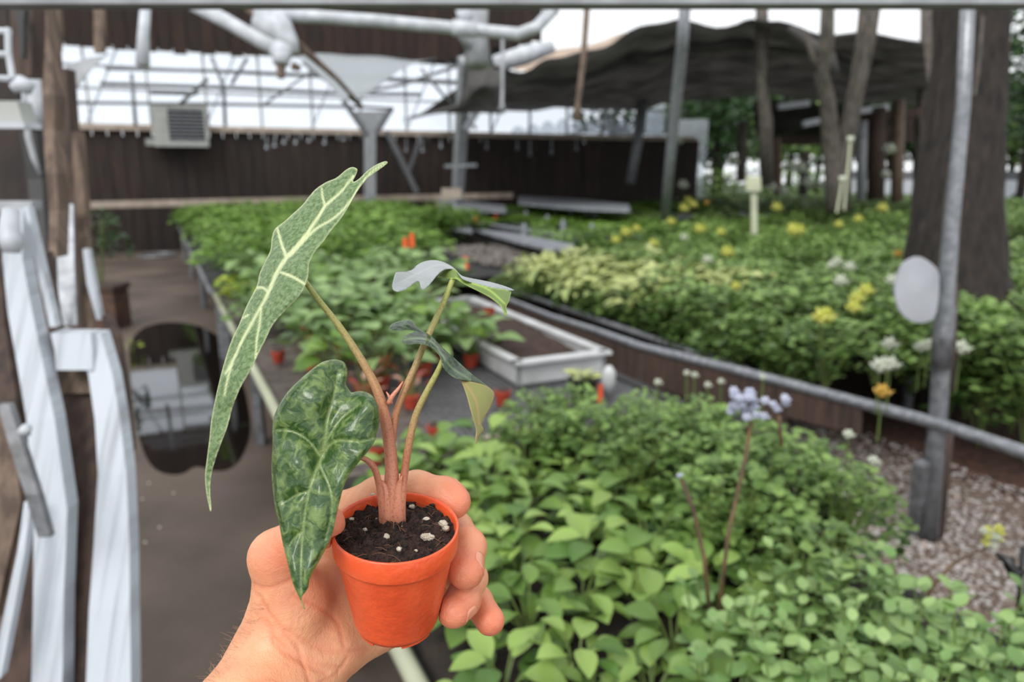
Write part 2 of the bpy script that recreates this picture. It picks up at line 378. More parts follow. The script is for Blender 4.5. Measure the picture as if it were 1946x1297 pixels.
MB().beam(S(735, 250, s1-.1), S(792, 366, s1-.1), .1, .08, up=DS).build('long_strut', M['galvdull'], t)
MB().beam(S(800, 260, s1+.6), S(775, 330, s1+.6), .07, .05, up=DS).build('short_strut', M['galvdull'], t)
# foreground beam across the very top
a = P(-260, -2, 1.55); b = P(2210, -2, 1.55)
t = thing('overhead_beam', 'flat grey steel beam crossing the very top of the picture', 'beam', (a+b)/2)
MB().beam(a, b, .05, .028).build('beam_web', M['palemetal'], t)
MB().beam(a+Vector((0, .025, -.011)), b+Vector((0, .025, -.011)), .02, .006).build('lip', M['palemetal'], t)
# overhead pipes
def pipe(name, label, pts, r, mat='whitemetal', cat='pipe', joints=(), wob=0, group=None, n=10):
    t = thing(name, label, cat, pts[0], group)
    MB().tube(pts, r, n, wob=wob).build('tube', M[mat], t, smooth=True)
    for j in joints:
        a, b, rr = j; MB().tube([a, b], rr, 10).build('coupling', M[mat], t, smooth=True)
    return t
d1 = 5.0
pipe('ridge_pipe', 'long white overhead pipe bent upward at its right end', [P(485, 27, d1), P(600, 32, d1), P(720, 40, d1), P(880, 55, d1+.1), P(985, 65, d1+.1), P(1020, 52, d1+.1), P(1048, 22, d1+.1)], .042, joints=[(P(486, 30, d1), P(520, 32, d1), .055), (P(860, 52, d1), P(905, 58, d1), .052)])
pipe('sloping_pipe', 'white pipe sloping down from the beam into a short fitting', [P(362, 5, 4.6), P(430, 40, 4.6), P(495, 78, 4.6), P(545, 102, 4.6)], .045, joints=[(P(522, 92, 4.6), P(548, 106, 4.6), .06)])
t = thing('wrapped_bracket', 'crumpled pale bracket joining the two white overhead pipes', 'bracket', P(540, 60, 4.9))
mb = MB(); mb.tube([P(500, 28, 4.9), P(530, 55, 4.9), P(552, 82, 4.9), P(560, 100, 4.9)], [.09, .1, .07, .03], 9, wob=.3); mb.build('wrap', M['whitemetal'], t, smooth=True)
pipe('drop_fitting', 'short white vertical fitting with a tan plastic end', [P(535, 96, 4.55), P(534, 122, 4.55)], .05)
single(MB().tube([P(534, 121, 4.55), P(534, 148, 4.55)], [.032, .024], 8), 'pipe_end_plug', M['tanwood'], 'tan plug hanging at the lower end of the white fitting', 'plug')
single(MB().tube([P(556, 125, 4.9), P(570, 130, 4.9)], [.03, .02], 6), 'rope_knot', M['tanwood'], 'small brown knot beside the tan plug', 'knot')
pipe('hanger_pipe', 'short white pipe hanging from the top beam before the brown gable', [P(277, 8, 4), P(273, 60, 4), P(271, 124, 4)], [.028, .03, .038])
pipe('wooden_prop', 'thin tan diagonal prop below the crumpled bracket', [P(470, 10, 5.2), P(520, 52, 5.2), P(570, 88, 5.2), P(640, 150, 5.4), P(690, 205, 5.6)], [.04, .04, .03, .018, .014], 'tanwood', cat='prop')
pipe('pale_duct', 'wide pale duct rising behind the white ridge pipe', [P(905, 12, 6), P(905, 60, 6), P(908, 125, 6)], [.10, .09, .11], 'palemetal', cat='duct')
pipe('duct_arm', 'pale arm reaching from the wide duct toward the ridge pipe', [P(870, 58, 5.8), P(888, 78, 5.9), P(902, 100, 6)], [.03, .05, .06], 'palemetal', cat='duct')
pipe('rolled_sheet', 'pale rolled up sheet lying over the dark shade cloth edge', [P(940, 122, 11), P(1000, 104, 11), P(1052, 88, 11)], [.12, .14, .09], 'whitemetal', cat='roll')
rp_ = [o for o in COL.objects if o.name == 'ridge_pipe'][0]
for k, (x, y, rr) in enumerate([(883, 30, .05), (1046, 20, .045)]):
    MB().tube([P(x-14, y+3, 5.1), P(x+14, y-3, 5.1)], [rr, rr*.8], 8).build('pipe_cap', M['whitemetal'], rp_, smooth=True)
# web of thin roof bars in front of the clerestory
def bar(pts, w, s, label, nm='roof_bar', mat='galvdull'):
    return single(MB().tube([S(x, y, s) for x, y in pts], w, 6), nm, M[mat], label, 'bar', smooth=True)
bar([(200, 130), (420, 135), (880, 156)], .03, 13.5, 'thin upper roof bar crossing the white clerestory')
bar([(190, 159), (420, 166), (660, 178), (800, 180)], .035, 13, 'thin middle roof bar ending at the funnel topped post')
bar([(135, 195), (420, 198), (700, 204), (745, 207)], .03, 14, 'thin lowest roof bar just above the wall sill')
bar([(500, 200), (560, 158), (620, 118)], .02, 12, 'short diagonal bar rising beside the hanging plastic film')
bar([(575, 118), (640, 168), (690, 205)], .03, 12, 'diagonal bar falling to the left arm of the funnel topped post')
bar([(655, 180), (760, 162), (880, 122)], .03, 12.5, 'shallow diagonal bar below the hanging plastic film')
bar([(800, 130), (840, 178), (905, 245)], .025, 12, 'diagonal bar running down behind the square galvanised post')
bar([(340, 200), (395, 150)], .035, 13, 'short tilted bar above the louvred air unit')
bar([(402, 108), (425, 165), (428, 240)], .03, 13, 'upright bar right of the louvred air unit')
bar([(250, 140), (258, 240)], .03, 13, 'upright bar left of the louvred air unit')
bar([(470, 110), (440, 160)], .03, 13, 'small slanted bar right of the upright near the air unit')
bar([(285, 175), (375, 177)], .04, 13.2, 'short level bar just above the louvred air unit')
# film sheets
def sheet(name, label, grid, mat, thick=.004, cat='sheet', sub=6, wave=.0, stuff=None):
    """grid = rows of 3D control points, bilinearly refined with gentle waves"""
    r = len(grid); c = len(grid[0]); vs = []; nr = (r-1)*sub+1; nc = (c-1)*sub+1
    for i in range(nr):
        u = i/sub; i0 = min(int(u), r-2); fu = u-i0
        for j in range(nc):
            w = j/sub; j0 = min(int(w), c-2); fw = w-j0
            p = (grid[i0][j0]*(1-fu)+grid[i0+1][j0]*fu)*(1-fw)+(grid[i0][j0+1]*(1-fu)+grid[i0+1][j0+1]*fu)*fw
            p = p+Vector((0, 0, wave*(math.sin(u*2.3+w*3.1)+.5*math.sin(w*6.3+u*1.7)))); vs.append(p)
    n = len(vs); fs = []
    for i in range(nr-1):
        for j in range(nc-1):
            a = i*nc+j; fs.append((a, a+1, a+nc+1, a+nc)); fs.append((a+n, a+nc+n, a+nc+1+n, a+1+n))
    for j in range(nc-1): fs.append((j, j+n, j+1+n, j+1)); a = (nr-1)*nc+j; fs.append((a, a+1, a+1+n, a+n))
    for i in range(nr-1): a = i*nc; fs.append((a, a+nc, a+nc+n, a+n)); a = i*nc+nc-1; fs.append((a, a+n, a+nc+n, a+nc))
    mb = MB(); mb.add(vs+[v-Vector((0, 0, thick)) for v in vs], fs)
    o = mb.build(name, M[mat], smooth=True)
    return tag(o, label, cat) if label else o
sheet('plastic_film', 'cloudy plastic film sagging under the brown gable', [[P(560, 108, 9), P(700, 106, 9), P(828, 110, 9)], [P(600, 140, 8.6), P(690, 150, 8.6), P(760, 140, 8.6)], [P(650, 182, 8.2), P(672, 186, 8.2), P(690, 180, 8.2)]], 'film', wave=.03)
sheet('plastic_flap', 'triangular grey plastic flap at left below the gable', [[P(122, 130, 3), P(160, 112, 3), P(210, 100, 3)], [P(125, 160, 3), P(145, 150, 3), P(178, 128, 3)], [P(128, 182, 3), P(133, 176, 3), P(142, 168, 3)]], 'palemetal', wave=.004)
# shade cloth canopy
D0, D1 = 10.5, 21
top = [(888, 142), (935, 124), (1010, 130), (1085, 104), (1180, 68), (1285, 38), (1400, 44), (1480, 42), (1600, 62), (1755, 82)]
midl = [(878, 168), (940, 160), (1020, 165), (1100, 150), (1200, 120), (1300, 82), (1410, 82), (1490, 92), (1610, 118), (1760, 130)]
low = [(800, 210), (930, 190), (1030, 192), (1120, 185), (1210, 170), (1310, 140), (1420, 150), (1500, 160), (1620, 172), (1765, 178)]
bot = [(765, 232), (900, 206), (1020, 210), (1120, 205), (1230, 208), (1310, 188), (1430, 180), (1510, 186), (1640, 196), (1768, 204)]
sheet('shade_canopy', 'large sagging dark grey shade cloth stretched over the right side', [[P(x, y, D0) for x, y in top], [P(x, y, 13) for x, y in midl], [P(x, y, 17) for x, y in low], [P(x, y, D1) for x, y in bot]], 'shade', thick=.02, wave=.05, cat='shade cloth')
single(MB().tube([P(x, y, 12.5) for x, y in [(1190, 112), (1290, 92), (1380, 84), (1460, 86), (1540, 96), (1620, 130), (1700, 108)]], [.05, .09, .1, .09, .1, .12, .05], 8, wob=.2), 'cloth_fold', M['shade'], 'thick dark rolled fold along the middle of the shade cloth', 'fold', smooth=True)
single(MB().tube([P(x, y, 10.5) for x, y in [(1500, 50), (1545, 85), (1575, 110), (1590, 140)]], [.05, .08, .09, .05], 8, wob=.2), 'cloth_crease', M['shade'], 'short slanting crease of shade cloth left of the forked branch', 'fold', smooth=True)
sheet('tan_tarp', 'tan tarp edge showing above the left end of the shade cloth', [[P(965, 122, 13), P(1040, 98, 13), P(1150, 76, 13), P(1225, 52, 13)], [P(980, 136, 12), P(1050, 126, 12), P(1130, 98, 12), P(1225, 62, 12)]], 'tan', wave=.02, cat='tarp')
sheet('curled_cloth', 'dark grey curled end of shade cloth behind the square post', [[P(890, 140, 9.6), P(925, 122, 9.6), P(952, 128, 9.6)], [P(884, 165, 9.6), P(915, 162, 9.2), P(958, 170, 9.6)], [P(870, 196, 9.6), P(905, 200, 9.8), P(960, 205, 9.6)], [P(760, 228, 9.6), P(880, 210, 9.8), P(960, 215, 9.6)]], 'shade', wave=.03, cat='shade cloth')
sheet('low_shade_cloth', 'lower dark shade cloth with bright tears between the trunks', [[P(1430, 196, 17), P(1520, 190, 17), P(1600, 200, 17), P(1700, 208, 17)], [P(1435, 262, 19), P(1520, 258, 19), P(1600, 262, 19), P(1700, 262, 19)]], 'shade', wave=.05, cat='shade cloth')
for i, (x, y, w) in enumerate([(1508, 200, 58), (1542, 233, 34), (1660, 208, 54)]):
    single(MB().beam(P(x-w/2, y+3, 15), P(x+w/2, y-4, 15), .12, .12), 'bright_roof_panel', M['whitemetal'], ['longest bright panel strip under the shade cloth left of the fork', 'short bright panel strip below the longer one', 'pale board strip on the brown shed right of the fork'][i], 'panel')
# slender posts and trunks on the right
post('thin_pole', 'thin tan pole hanging from the beam left of the shade cloth peak', [P(1116, 8, 7), P(1108, 120, 7), P(1098, 195, 7), P(1097, 228, 7)], [.03, .028, .024, .04], 'tanwood')
post('short_hanger', 'thin grey rod with a tan foot behind the square post', [P(955, 68, 9), P(955, 160, 9), P(954, 195, 9), P(954, 210, 9)], [.02, .02, .02, .05], 'palemetal')
p0 = G(1262, 430, .3); s2 = ST(p0)[0]
t = post('leaning_pole', 'slim grey pole leaning slightly, left edge of the flower bed', [P(1302, 8, 9.2), P(1296, 90, 9.6), P(1286, 180, 10), P(1275, 290, 10.4), P(1262, 430, 11)], [.075, .08, .08, .075, .075], 'galv')
t = post('short_leaning_post', 'short grey post leaning against the right end of the dark wall', [P(1222, 190, 15), P(1212, 270, 15), P(1197, 350, 15)], [.11, .1, .1], 'galvdull')
t = post('slender_trunk', 'slender grey brown trunk rising through the shade cloth', [P(1447, 8, 11), P(1448, 70, 11), P(1446, 150, 11.2), P(1455, 230, 11.4), P(1456, 350, 11.8)], [.09, .1, .075, .11, .11], 'greybark', 'tree trunk', wob if False else 9)
t = thing('forked_tree', 'forked grey brown tree whose two stems spread upward', 'tree', G(1590, 420, .2))
MB().tube([P(1590, 400, 10), P(1586, 330, 10), P(1578, 260, 9.8), P(1572, 190, 9.6), P(1560, 140, 9.4), P(1570, 90, 9.2), P(1572, 8, 9)], [.15, .13, .12, .1, .09, .09, .08], 9, wob=.08).build('stem', M['greybark'], t, smooth=True)
MB().tube([P(1598, 400, 10), P(1602, 310, 10), P(1618, 220, 9.8), P(1632, 150, 9.6), P(1645, 80, 9.5), P(1655, 8, 9.3)], [.13, .12, .11, .1, .12, .13], 9, wob=.08).build('stem', M['greybark'], t, smooth=True)
MB().tube([P(1566, 150, 9.4), P(1545, 110, 9.3), P(1530, 60, 9.2)], [.05, .04, .03], 7).build('branch', M['greybark'], t, smooth=True)
post('distant_pale_trunk', 'pale narrow trunk behind the left side of the thick tree', [P(1765, 8, 16), P(1762, 100, 16), P(1752, 220, 16), P(1744, 400, 16.5)], [.17, .15, .12, .14], 'greybark', 'tree trunk')
post('background_pale_post', 'pale square-cut post just right of the slender trunk', [P(1476, 262, 16), P(1478, 370, 16)], [.09, .09], 'tanwood', n=4, smooth=False)
for i, (x, y0, y1, w, mm) in enumerate([(1708, 190, 385, .12, 'tanwood'), (1668, 205, 380, .17, 'brownwood'), (1640, 230, 380, .1, 'palemetal'), (1530, 290, 370, .1, 'greybark'), (1412, 230, 345, .1, 'greybark')]):
    post('shed_post', ['reddish post at the right of the brown shed', 'dark brown post in the middle of the shed', 'pale post left of the dark shed post', 'thin post in the shrubs between slender trunk and fork', 'thin far post left of the slender trunk'][i], [P(x, y0, 15), P(x-4, y1, 15.3)], w, 'redpost' if i == 0 and 'redpost' in M else mm, n=6)
mb = MB(); mb.beam(P(1560, 232, 16), P(1735, 214, 16), 1.2, .16); mb.beam(P(1480, 268, 17), P(1740, 262, 17), .3, .2); mb.beam(P(1600, 240, 18), P(1735, 240, 18), .1, .5)
single(mb, 'timber_shed_roof', M['brownwood'], 'dark brown timber shed roof beams behind the forked tree', 'shed roof')
# thick tree and the galvanised pole
tb = G(1802, 560, 0); 
t = thing('thick_tree', 'very thick dark tree trunk at the right behind the steel pole', 'tree', P(1810, 560, 5.4))
d = 5.4; k = d/FPX
mb = MB(); pts = []; rs = []
for y, xl, xr in [(-60, 1792, 1922), (8, 1790, 1916), (120, 1784, 1906), (250, 1768, 1900), (350, 1752, 1894), (450, 1738, 1896), (520, 1730, 1900), (600, 1722, 1920)]:
    pts.append(P((xl+xr)/2, y, d)); rs.append((xr-xl)/2*k)
pts.append(Vector((pts[-1].x, pts[-1].y, -.02))); rs.append(rs[-1]*1.25)
# bark with vertical furrows
n = 72; vs = []; sub = []
for i in range(len(pts)-1):
    for j in range(6): f = j/6; sub.append((pts[i].lerp(pts[i+1], f), rs[i]*(1-f)+rs[i+1]*f))
sub.append((pts[-1], rs[-1])); ph = [R.uniform(0, 6.3) for _ in range(n)]
amp = [R.uniform(-.055, .055) for _ in range(n)]
for i, (p, r) in enumerate(sub):
    for q in range(n):
        a = 2*math.pi*q/n; rr = r*(1+amp[q]*(1+.5*math.sin(i*.7+ph[q]))+.05*math.sin(3*a+i*.05))
        vs.append(p+Vector((math.cos(a)*rr, math.sin(a)*rr, 0)))
m_ = len(sub); mb.add(vs, [(i*n+q, i*n+(q+1) % n, (i+1)*n+(q+1) % n, (i+1)*n+q) for i in range(m_-1) for q in range(n)]+[tuple(range(n))])
mb.build('trunk', M['bark'], t, smooth=True)
MB().tube([P(1868, 30, 4.95), P(1862, 110, 4.95), P(1852, 180, 4.95)], [.008, .014, .008], 6).build('bark_scar', M['greybark'], t)
MB().tube([P(1715, 600, 4.9), P(1690, 625, 4.8), P(1665, 650, 4.7)], [.06, .04, .03], 7).build('root', M['brownwood'], t, smooth=True)
# steel pole on the gravel, with dark lower wooden sleeve
gb = G(1760, 1022, -.01); hgt = 3.2
A0 = P(1842, -40, 2.75); A1 = P(1830, 200, 2.85); A2 = P(1808, 420, 2.93); A3 = P(1792, 640, 3.05); A4 = P(1781, 815, 3.15)
t = thing('steel_pole', 'galvanised steel pole with dark stained foot standing in the gravel', 'pole', gb)
MB().tube([A0, A1, A2, A3, A4, gb], [.024, .026, .03, .036, .036, .05], 10).build('shaft', M['galv'], t, smooth=True)
MB().tube([P(1796, 580, 3.03), P(1788, 700, 3.07)], .041, 10).build('clamp', M['galvdull'], t, smooth=True)
MB().tube([P(1806, 540, 3.1), P(1800, 740, 3.15)], .03, 8).build('wooden_splint', M['brownwood'], t, smooth=True)
MB().beam(P(1752, 880, 3.15), gb+Vector((-.04, 0.02, 0)), .05, .05, up=DS).build('base_stake', M['galvdull'], t)
MB().tube([G(1772, 1000, 0)+Z*.5, G(1772, 1018, -.01)], [.03, .045], 8).build('foot_sleeve', M['brownwood'], t, smooth=True)
# translucent teardrop plaque on the pole
pl = [(1746, 486), (1768, 498), (1786, 516), (1785, 560), (1778, 604), (1762, 613), (1745, 615), (1725, 608), (1708, 590), (1700, 562), (1702, 535), (1712, 508), (1722, 496)]
pl = smoothloop(pl, 1); mb = MB(); n = len(pl)
F0 = [P(x, y, 2.98) for x, y in pl]; cf = P(1745, 555, 2.965)
mb.add(F0+[v+Vector((0, .012, 0)) for v in F0]+[cf, cf+Vector((0, .012, 0))], [(2*n, i, (i+1) % n) for i in range(n)]+[(2*n+1, (i+1) % n+n, i+n) for i in range(n)]+[(i, i+n, (i+1) % n+n, (i+1) % n) for i in range(n)])
M['plaque'] = mk('clouded_grey_plastic', L(150, 152, 158), L(134, 136, 142), .5, scale=4, detail=8)
single(mb, 'teardrop_plaque', M['plaque'], 'grey clouded teardrop shaped plastic plaque fixed to the steel pole', 'plaque')
# steel rail and the board below it
t = thing('bed_rail', 'long shiny steel rail sloping across the right side above a dark board', 'rail', W(3, 2.85, 0))
pl = [(2200, 935, .55), (1946, 860, .55), (1785, 806, .55), (1640, 768, .55), (1500, 730, .55), (1350, 692, .55), (1220, 660, .55), (1130, 628, .55), (1050, 603, .55), (960, 568, .55), (915, 548, .55)]
rp = [G(x, y, z) for x, y, z in pl]
MB().tube(rp, [.027]*6+[.026, .024, .022, .022, .022], 10).build('pipe', M['galv'], t, smooth=True)
for a, b in zip(rp[4:-1], rp[5:]):
    MB().beam(a-Z*.12, b-Z*.12, .02, .2).build('side_board', M['brownwood'], t)
MB().beam(rp[4]-Z*.1, rp[3]-Z*.08, .02, .14).build('side_board', M['brownwood'], t)
for q in (6, 8): MB().beam(rp[q]-Z*.03+DT*.03, Vector((rp[q].x, rp[q].y, 0))+DT*.03, .06, .06).build('leg', M['galvdull'], t)
# ================================================================ left: weathered timber gate and posts
def strip(pts, thick=.03, mb=None):
    """board following (px, py, width_px, depth): rectangular section, real width and thickness"""
    mb = mb or MB(); vs = []
    for i, (x, y, w, d) in enumerate(pts):
        c = P(x, y, d); hw = w/2*d/FPX; vs += [c+Vector((-hw, 0, 0)), c+Vector((hw, 0, 0)), c+Vector((hw, thick, 0)), c+Vector((-hw, thick, 0))]
    n = len(pts); fs = [(3, 2, 1, 0), tuple((n-1)*4+k for k in range(4))]
    for i in range(n-1):
        for k in range(4): fs.append((i*4+k, i*4+(k+1) % 4, i*4+4+(k+1) % 4, i*4+4+k))
    return mb.add(vs, fs)
g = thing('timber_gate', 'open weathered gate of two white painted boards and brown panels at lower left', 'gate', P(150, 1400, 1.6))
strip([(24, 398, 40, 1.75), (24, 496, 38, 1.72), (38, 593, 47, 1.68), (58, 697, 50, 1.64), (77, 798, 54, 1.6), (96, 971, 64, 1.55), (92, 1139, 58, 1.5), (89, 1310, 59, 1.46), (80, 1700, 60, 1.4)], .04).build('white_board', M['whitewood'], g, label='left white board with a bend and a crack')
strip([(170, 634, 42, 1.7), (191, 714, 46, 1.66), (204, 798, 48, 1.62), (213, 900, 54, 1.58), (212, 1039, 68, 1.54), (208, 1160, 78, 1.5), (206, 1310, 86, 1.46), (200, 1700, 90, 1.4)], .04).build('white_board', M['whitewood'], g, label='right white board widening downward')
strip([(134, 634, 76, 1.68), (140, 668, 72, 1.67), (141, 704, 70, 1.66)], .045).build('white_crosspiece', M['whitewood'], g)
strip([(139, 700, 64, 1.72), (142, 748, 64, 1.71)], .02).build('tan_panel', M['tanwood'], g)
strip([(140, 745, 72, 1.73), (147, 1000, 78, 1.6), (142, 1310, 84, 1.5), (140, 1700, 86, 1.44)], .02).build('brown_panel', M['brownwood'], g)
strip([(66, 480, 44, 1.9), (80, 593, 44, 1.84), (102, 700, 40, 1.78), (118, 860, 36, 1.7)], .03).build('brown_board', M['brownwood'], g)
strip([(-20, 470, 40, 1.9), (-16, 620, 50, 1.85), (6, 760, 50, 1.76), (36, 950, 60, 1.7), (40, 1310, 80, 1.62)], .03).build('brown_board', M['brownwood'], g)
strip([(49, 393, 10, 1.7), (72, 495, 12, 1.69), (101, 622, 13, 1.67)], .02).build('diagonal_batten', M['whitewood'], g)
strip([(0, 383, 120, 1.78), (0, 399, 120, 1.78)], .04).build('top_crosspiece', M['palemetal'], g)
MB().tube([P(20, 402, 1.66), P(18, 440, 1.64), P(22, 458, 1.63), P(22, 480, 1.63)], [.018, .022, .025, .018], 10).build('white_cap', M['whitemetal'], g, smooth=True)
strip([(6, 770, 22, 1.45), (34, 860, 26, 1.42), (60, 940, 26, 1.4), (84, 1022, 24, 1.4)], .015).build('grey_brace', M['galvdull'], g)
strip([(52, 955, 12, 1.5), (40, 1050, 14, 1.46), (14, 1180, 18, 1.42), (-8, 1290, 18, 1.4)], .02).build('thin_rail', M['whitewood'], g)
MB().tube([P(46, 822, 1.40), P(52, 812, 1.395)], [.012, .009], 10).build('bolt', M['whitemetal'], g, smooth=True)
strip([(-6, 790, 26, 1.62), (6, 900, 56, 1.6), (10, 960, 60, 1.58), (-4, 1070, 36, 1.56), (-20, 1180, 20, 1.55)], .02).build('tan_board', M['tanwood'], g)
strip([(199, 600, 14, 1.9), (215, 640, 20, 1.86), (228, 740, 24, 1.8), (240, 860, 22, 1.74)], .02).build('dark_stile', M['brownwood'], g)
# posts behind the gate
def lpost(name, label, pts, mat, thick=.06, cat='post'):
    return single(strip(pts, thick), name, M[mat], label, cat)
lpost('old_timber_post', 'knotty tan brown timber post, nearest of three left of the wall', [(72, 8, 26, 2.4), (84, 92, 24, 2.4), (92, 180, 24, 2.35), (92, 247, 20, 2.35), (97, 330, 20, 2.3), (102, 400, 18, 2.3), (100, 490, 14, 2.2)], 'tanwood')
lpost('dark_timber_post', 'dark brown timber post between the tan one and the pale edged one', [(114, 130, 22, 2.6), (120, 247, 26, 2.6), (132, 370, 28, 2.6), (142, 480, 26, 2.55), (152, 640, 26, 2.5)], 'brownwood')
lpost('tan_edged_post', 'narrow light tan post standing right of the dark timber post', [(144, 250, 15, 2.5), (149, 330, 18, 2.5), (154, 420, 20, 2.5), (160, 520, 18, 2.45), (166, 630, 18, 2.4)], 'tanwood', .03)
lpost('thin_upright', 'thin brown upright over the wall near the top left', [(104, 8, 14, 5), (106, 60, 14, 5), (104, 98, 12, 5)], 'tanwood', .05)
lpost('second_upright', 'second thin brown upright against the gable boards', [(186, 8, 18, 6), (187, 100, 17, 6)], 'tanwood', .05)
lpost('black_hollow_post', 'dark brown hollow post with black opening at the top left corner', [(40, 12, 46, 2.2), (42, 80, 40, 2.2), (42, 146, 34, 2.2)], 'brownwood')
lpost('dark_hole_strip', 'black strip painted for the dark hole in the hollow post', [(36, 18, 22, 2.15), (38, 45, 12, 2.15), (41, 110, 6, 2.15)], 'dark', .02, 'dark hole')  # black strip puts the shade inside the post's hole into colour
lpost('shade_strip', 'dark narrow strip painted as shade behind the white gate board', [(52, 250, 30, 2.7), (66, 340, 28, 2.7), (76, 470, 26, 2.6), (90, 620, 20, 2.5)], 'dark', .05)  # dark strip stands in for a vertical shadow, no real post
lpost('dark_wall_board', 'wide dark brown board at the left edge below the fixture', [(6, 246, 110, 3.2), (8, 384, 110, 3.2)], 'plank', .05, 'board')
lpost('upper_wall_board', 'dark brown board at the left edge above the fixture', [(-20, 12, 60, 3.2), (-10, 190, 90, 3.2)], 'plank', .05, 'board')
single(strip([(122, 388, 33, 2.45), (125, 500, 32, 2.4), (129, 618, 34, 2.35)], .008), 'galvanised_plate', M['galv'], 'grey speckled galvanised plate between the timber posts', 'plate')
single(strip([(96, 480, 7, 2.3), (99, 560, 8, 2.3), (106, 620, 10, 2.3), (120, 628, 30, 2.3)], .01), 'white_edge_strip', M['whitemetal'], 'white metal edge strip along the left of the galvanised plate', 'strip')
single(strip([(162, 474, 10, 2.2), (172, 540, 15, 2.2), (188, 608, 9, 2.2)], .02), 'pale_brace', M['whitewood'], 'short pale brace right of the narrow tan post', 'brace')
single(MB().tube([P(45, 170, 2.1), P(48, 210, 2.1), (P(54, 262, 2.1)), P(64, 300, 2.1), P(76, 332, 2.1)], [.006, .008, .009, .008, .005], 8), 'curved_pipe', M['palemetal'], 'thin curved pale pipe below the white fixture', 'pipe', smooth=True)
t = thing('wall_fixture', 'small grey electric box with a white lip at the left edge', 'fixture', P(10, 245, 1.9))
strip([(4, 192, 56, 1.9), (10, 232, 66, 1.9)], .06).build('box', M['acshell'], t)
strip([(8, 232, 76, 1.88), (8, 244, 78, 1.88)], .07).build('lip', M['whitemetal'], t)
single(MB().tube([P(24, 168, 1.9), P(36, 162, 1.9), P(50, 164, 1.9), P(62, 158, 1.9)], [.012, .018, .022, .01], 8), 'ceramic_insulator', M['whitemetal'], 'white knobbly insulator between frame and fixture at the left', 'insulator', smooth=True)
single(MB().tube([P(38, 165, 1.9), P(40, 145, 1.9)], [.014, .01], 8), 'white_stub', M['whitemetal'], 'small white stub on top of the knobbly insulator', 'stub', smooth=True)
t = thing('small_white_frame', 'small white barred frame at the top left edge', 'frame', P(0, 150, 1.9))
MB().tube([P(15, 54, 1.9), P(16, 100, 1.9), P(24, 150, 1.9)], .008, 6).build('upright', M['whitemetal'], t)
for y in (58, 102, 148): MB().tube([P(-20, y, 1.9), P(20, y+2, 1.9)], .008, 6).build('crossbar', M['whitemetal'], t)
single(MB().tube([P(62, 96, 3), P(68, 150, 3), P(70, 200, 3), P(76, 246, 3)], [.02, .05, .045, .01], 8), 'light_gap_strip', M['whitemetal'], 'pale narrow strip standing in for the light gap between the left posts', 'strip', smooth=True)  # white strip imitates the bright gap of light between the posts
# planter left of the path with dark shrub
pb = G(214, 622); t = thing('brick_planter', 'rusty brown planter box at the left side of the path', 'planter', pb)
MB().beam(pb+DT*-.02, pb+DT*-.02+Z*.42, .3, .3).build('box', mk('rusty_brown_box', L(92, 66, 54), L(62, 44, 36), .8, scale=7), t)
MB().beam(pb+DT*-.02+Z*.40, pb+DT*-.02+Z*.45, .34, .34).build('rim', M['brownwood'], t)
# ================================================================ benches
EZ = .6
M['benchtop'] = mk('dusty_grey_brown_board', L(98, 88, 82), L(62, 54, 50), .8, scale=14)
def bench(name, label, s0, s1, t0, t1, z, topmat, rail, legs, edge_left=True, group=None):
    t = thing(name, label, 'bench', W((s0+s1)/2, (t0+t1)/2, 0), group)
    MB().beam(W(s0, (t0+t1)/2, z-.03), W(s1, (t0+t1)/2, z-.03), t1-t0-.02, .02).build('bench_top', M[topmat], t)
    for k, tt in enumerate((t0, t1)):
        mb = MB(); mb.tube([W(s0, tt, z), W(s1, tt, z)], .022, 8); mb.build('edge_rail', M[rail if k == 0 else 'dark'], t, smooth=True)
    for s in np.linspace(s0+.15, s1-.15, legs):
        for tt in (t0+.06, t1-.06): MB().beam(W(s, tt, 0), W(s, tt, z-.04), .05, .05).build('leg', M['galvdull'], t)
    return t
b = bench('plant_bench', 'near plant bench right of the path, cream edge pipe at its left', .0, 2.3, .38, 1.54, EZ, 'dark', 'cream', 2)
b = bench('plant_bench', 'middle plant bench with an open wire mesh top and white tray', 2.34, 6.4, .38, 1.98, EZ, 'benchtop', 'cream', 3)
# visible mesh area
for o in list(b.children):
    if o.name.startswith('bench_top'): o.location.z -= .0
mb = MB()
for i in range(0, 47): mb.beam(W(2.36+i*.03, .9, EZ-.008), W(2.36+i*.03, 1.95, EZ-.008), .004, .004)
for i in range(0, 36): mb.beam(W(2.36, .9+i*.03, EZ-.004), W(3.76, .9+i*.03, EZ-.004), .004, .004)
mb.build('wire_mesh', M['galv'], b, kind='stuff')
MB().beam(G(845, 852, EZ+.005), G(1078, 802, EZ+.005), .028, .02).build('crossbar', M['ledge'], b)
bench('plant_bench', 'far plant bench carrying the dense fresh green plants beside the path', 6.5, 14.6, .36, 4.4, EZ, 'dark', 'galvdull', 4)
bench('plant_bench', 'plant bench behind the steel rail holding pale variegated plants', 3.0, 6.42, 2.9, 4.55, .5, 'dark', 'galvdull', 4)
bench('seedling_bench', 'low far seedling bench edged in silver before the dark wall', 8.4, 15.2, 4.95, 7.6, .7, 'silver', 'silver', 4)
bench('seedling_bench', 'farthest seedling bench right of the square galvanised post', 11.5, 15.4, 7.8, 11.6, .7, 'silver', 'silver', 3)
# grey gravelly tray on the rail bench
mb = MB()
for i in range(900):
    s = R.uniform(7.0, 9.0); t = R.uniform(3.1, 4.5); r = R.uniform(.02, .045); c = W(s, t, EZ+r*.2)
    mb.add([c+Vector((x*r*R.uniform(.7, 1.4), y*r, z*r*.8)) for x, y, z in oct_v], oct_f)
tag(mb.build('bark_mulch', mk('grey_mulch_chip', L(92, 84, 78), L(58, 52, 50), .9, scale=6, tint=L(110, 104, 100)), smooth=True, recalc=False), 'bare patch of grey mulch on the far bench behind the pale plants', 'mulch', kind='stuff')
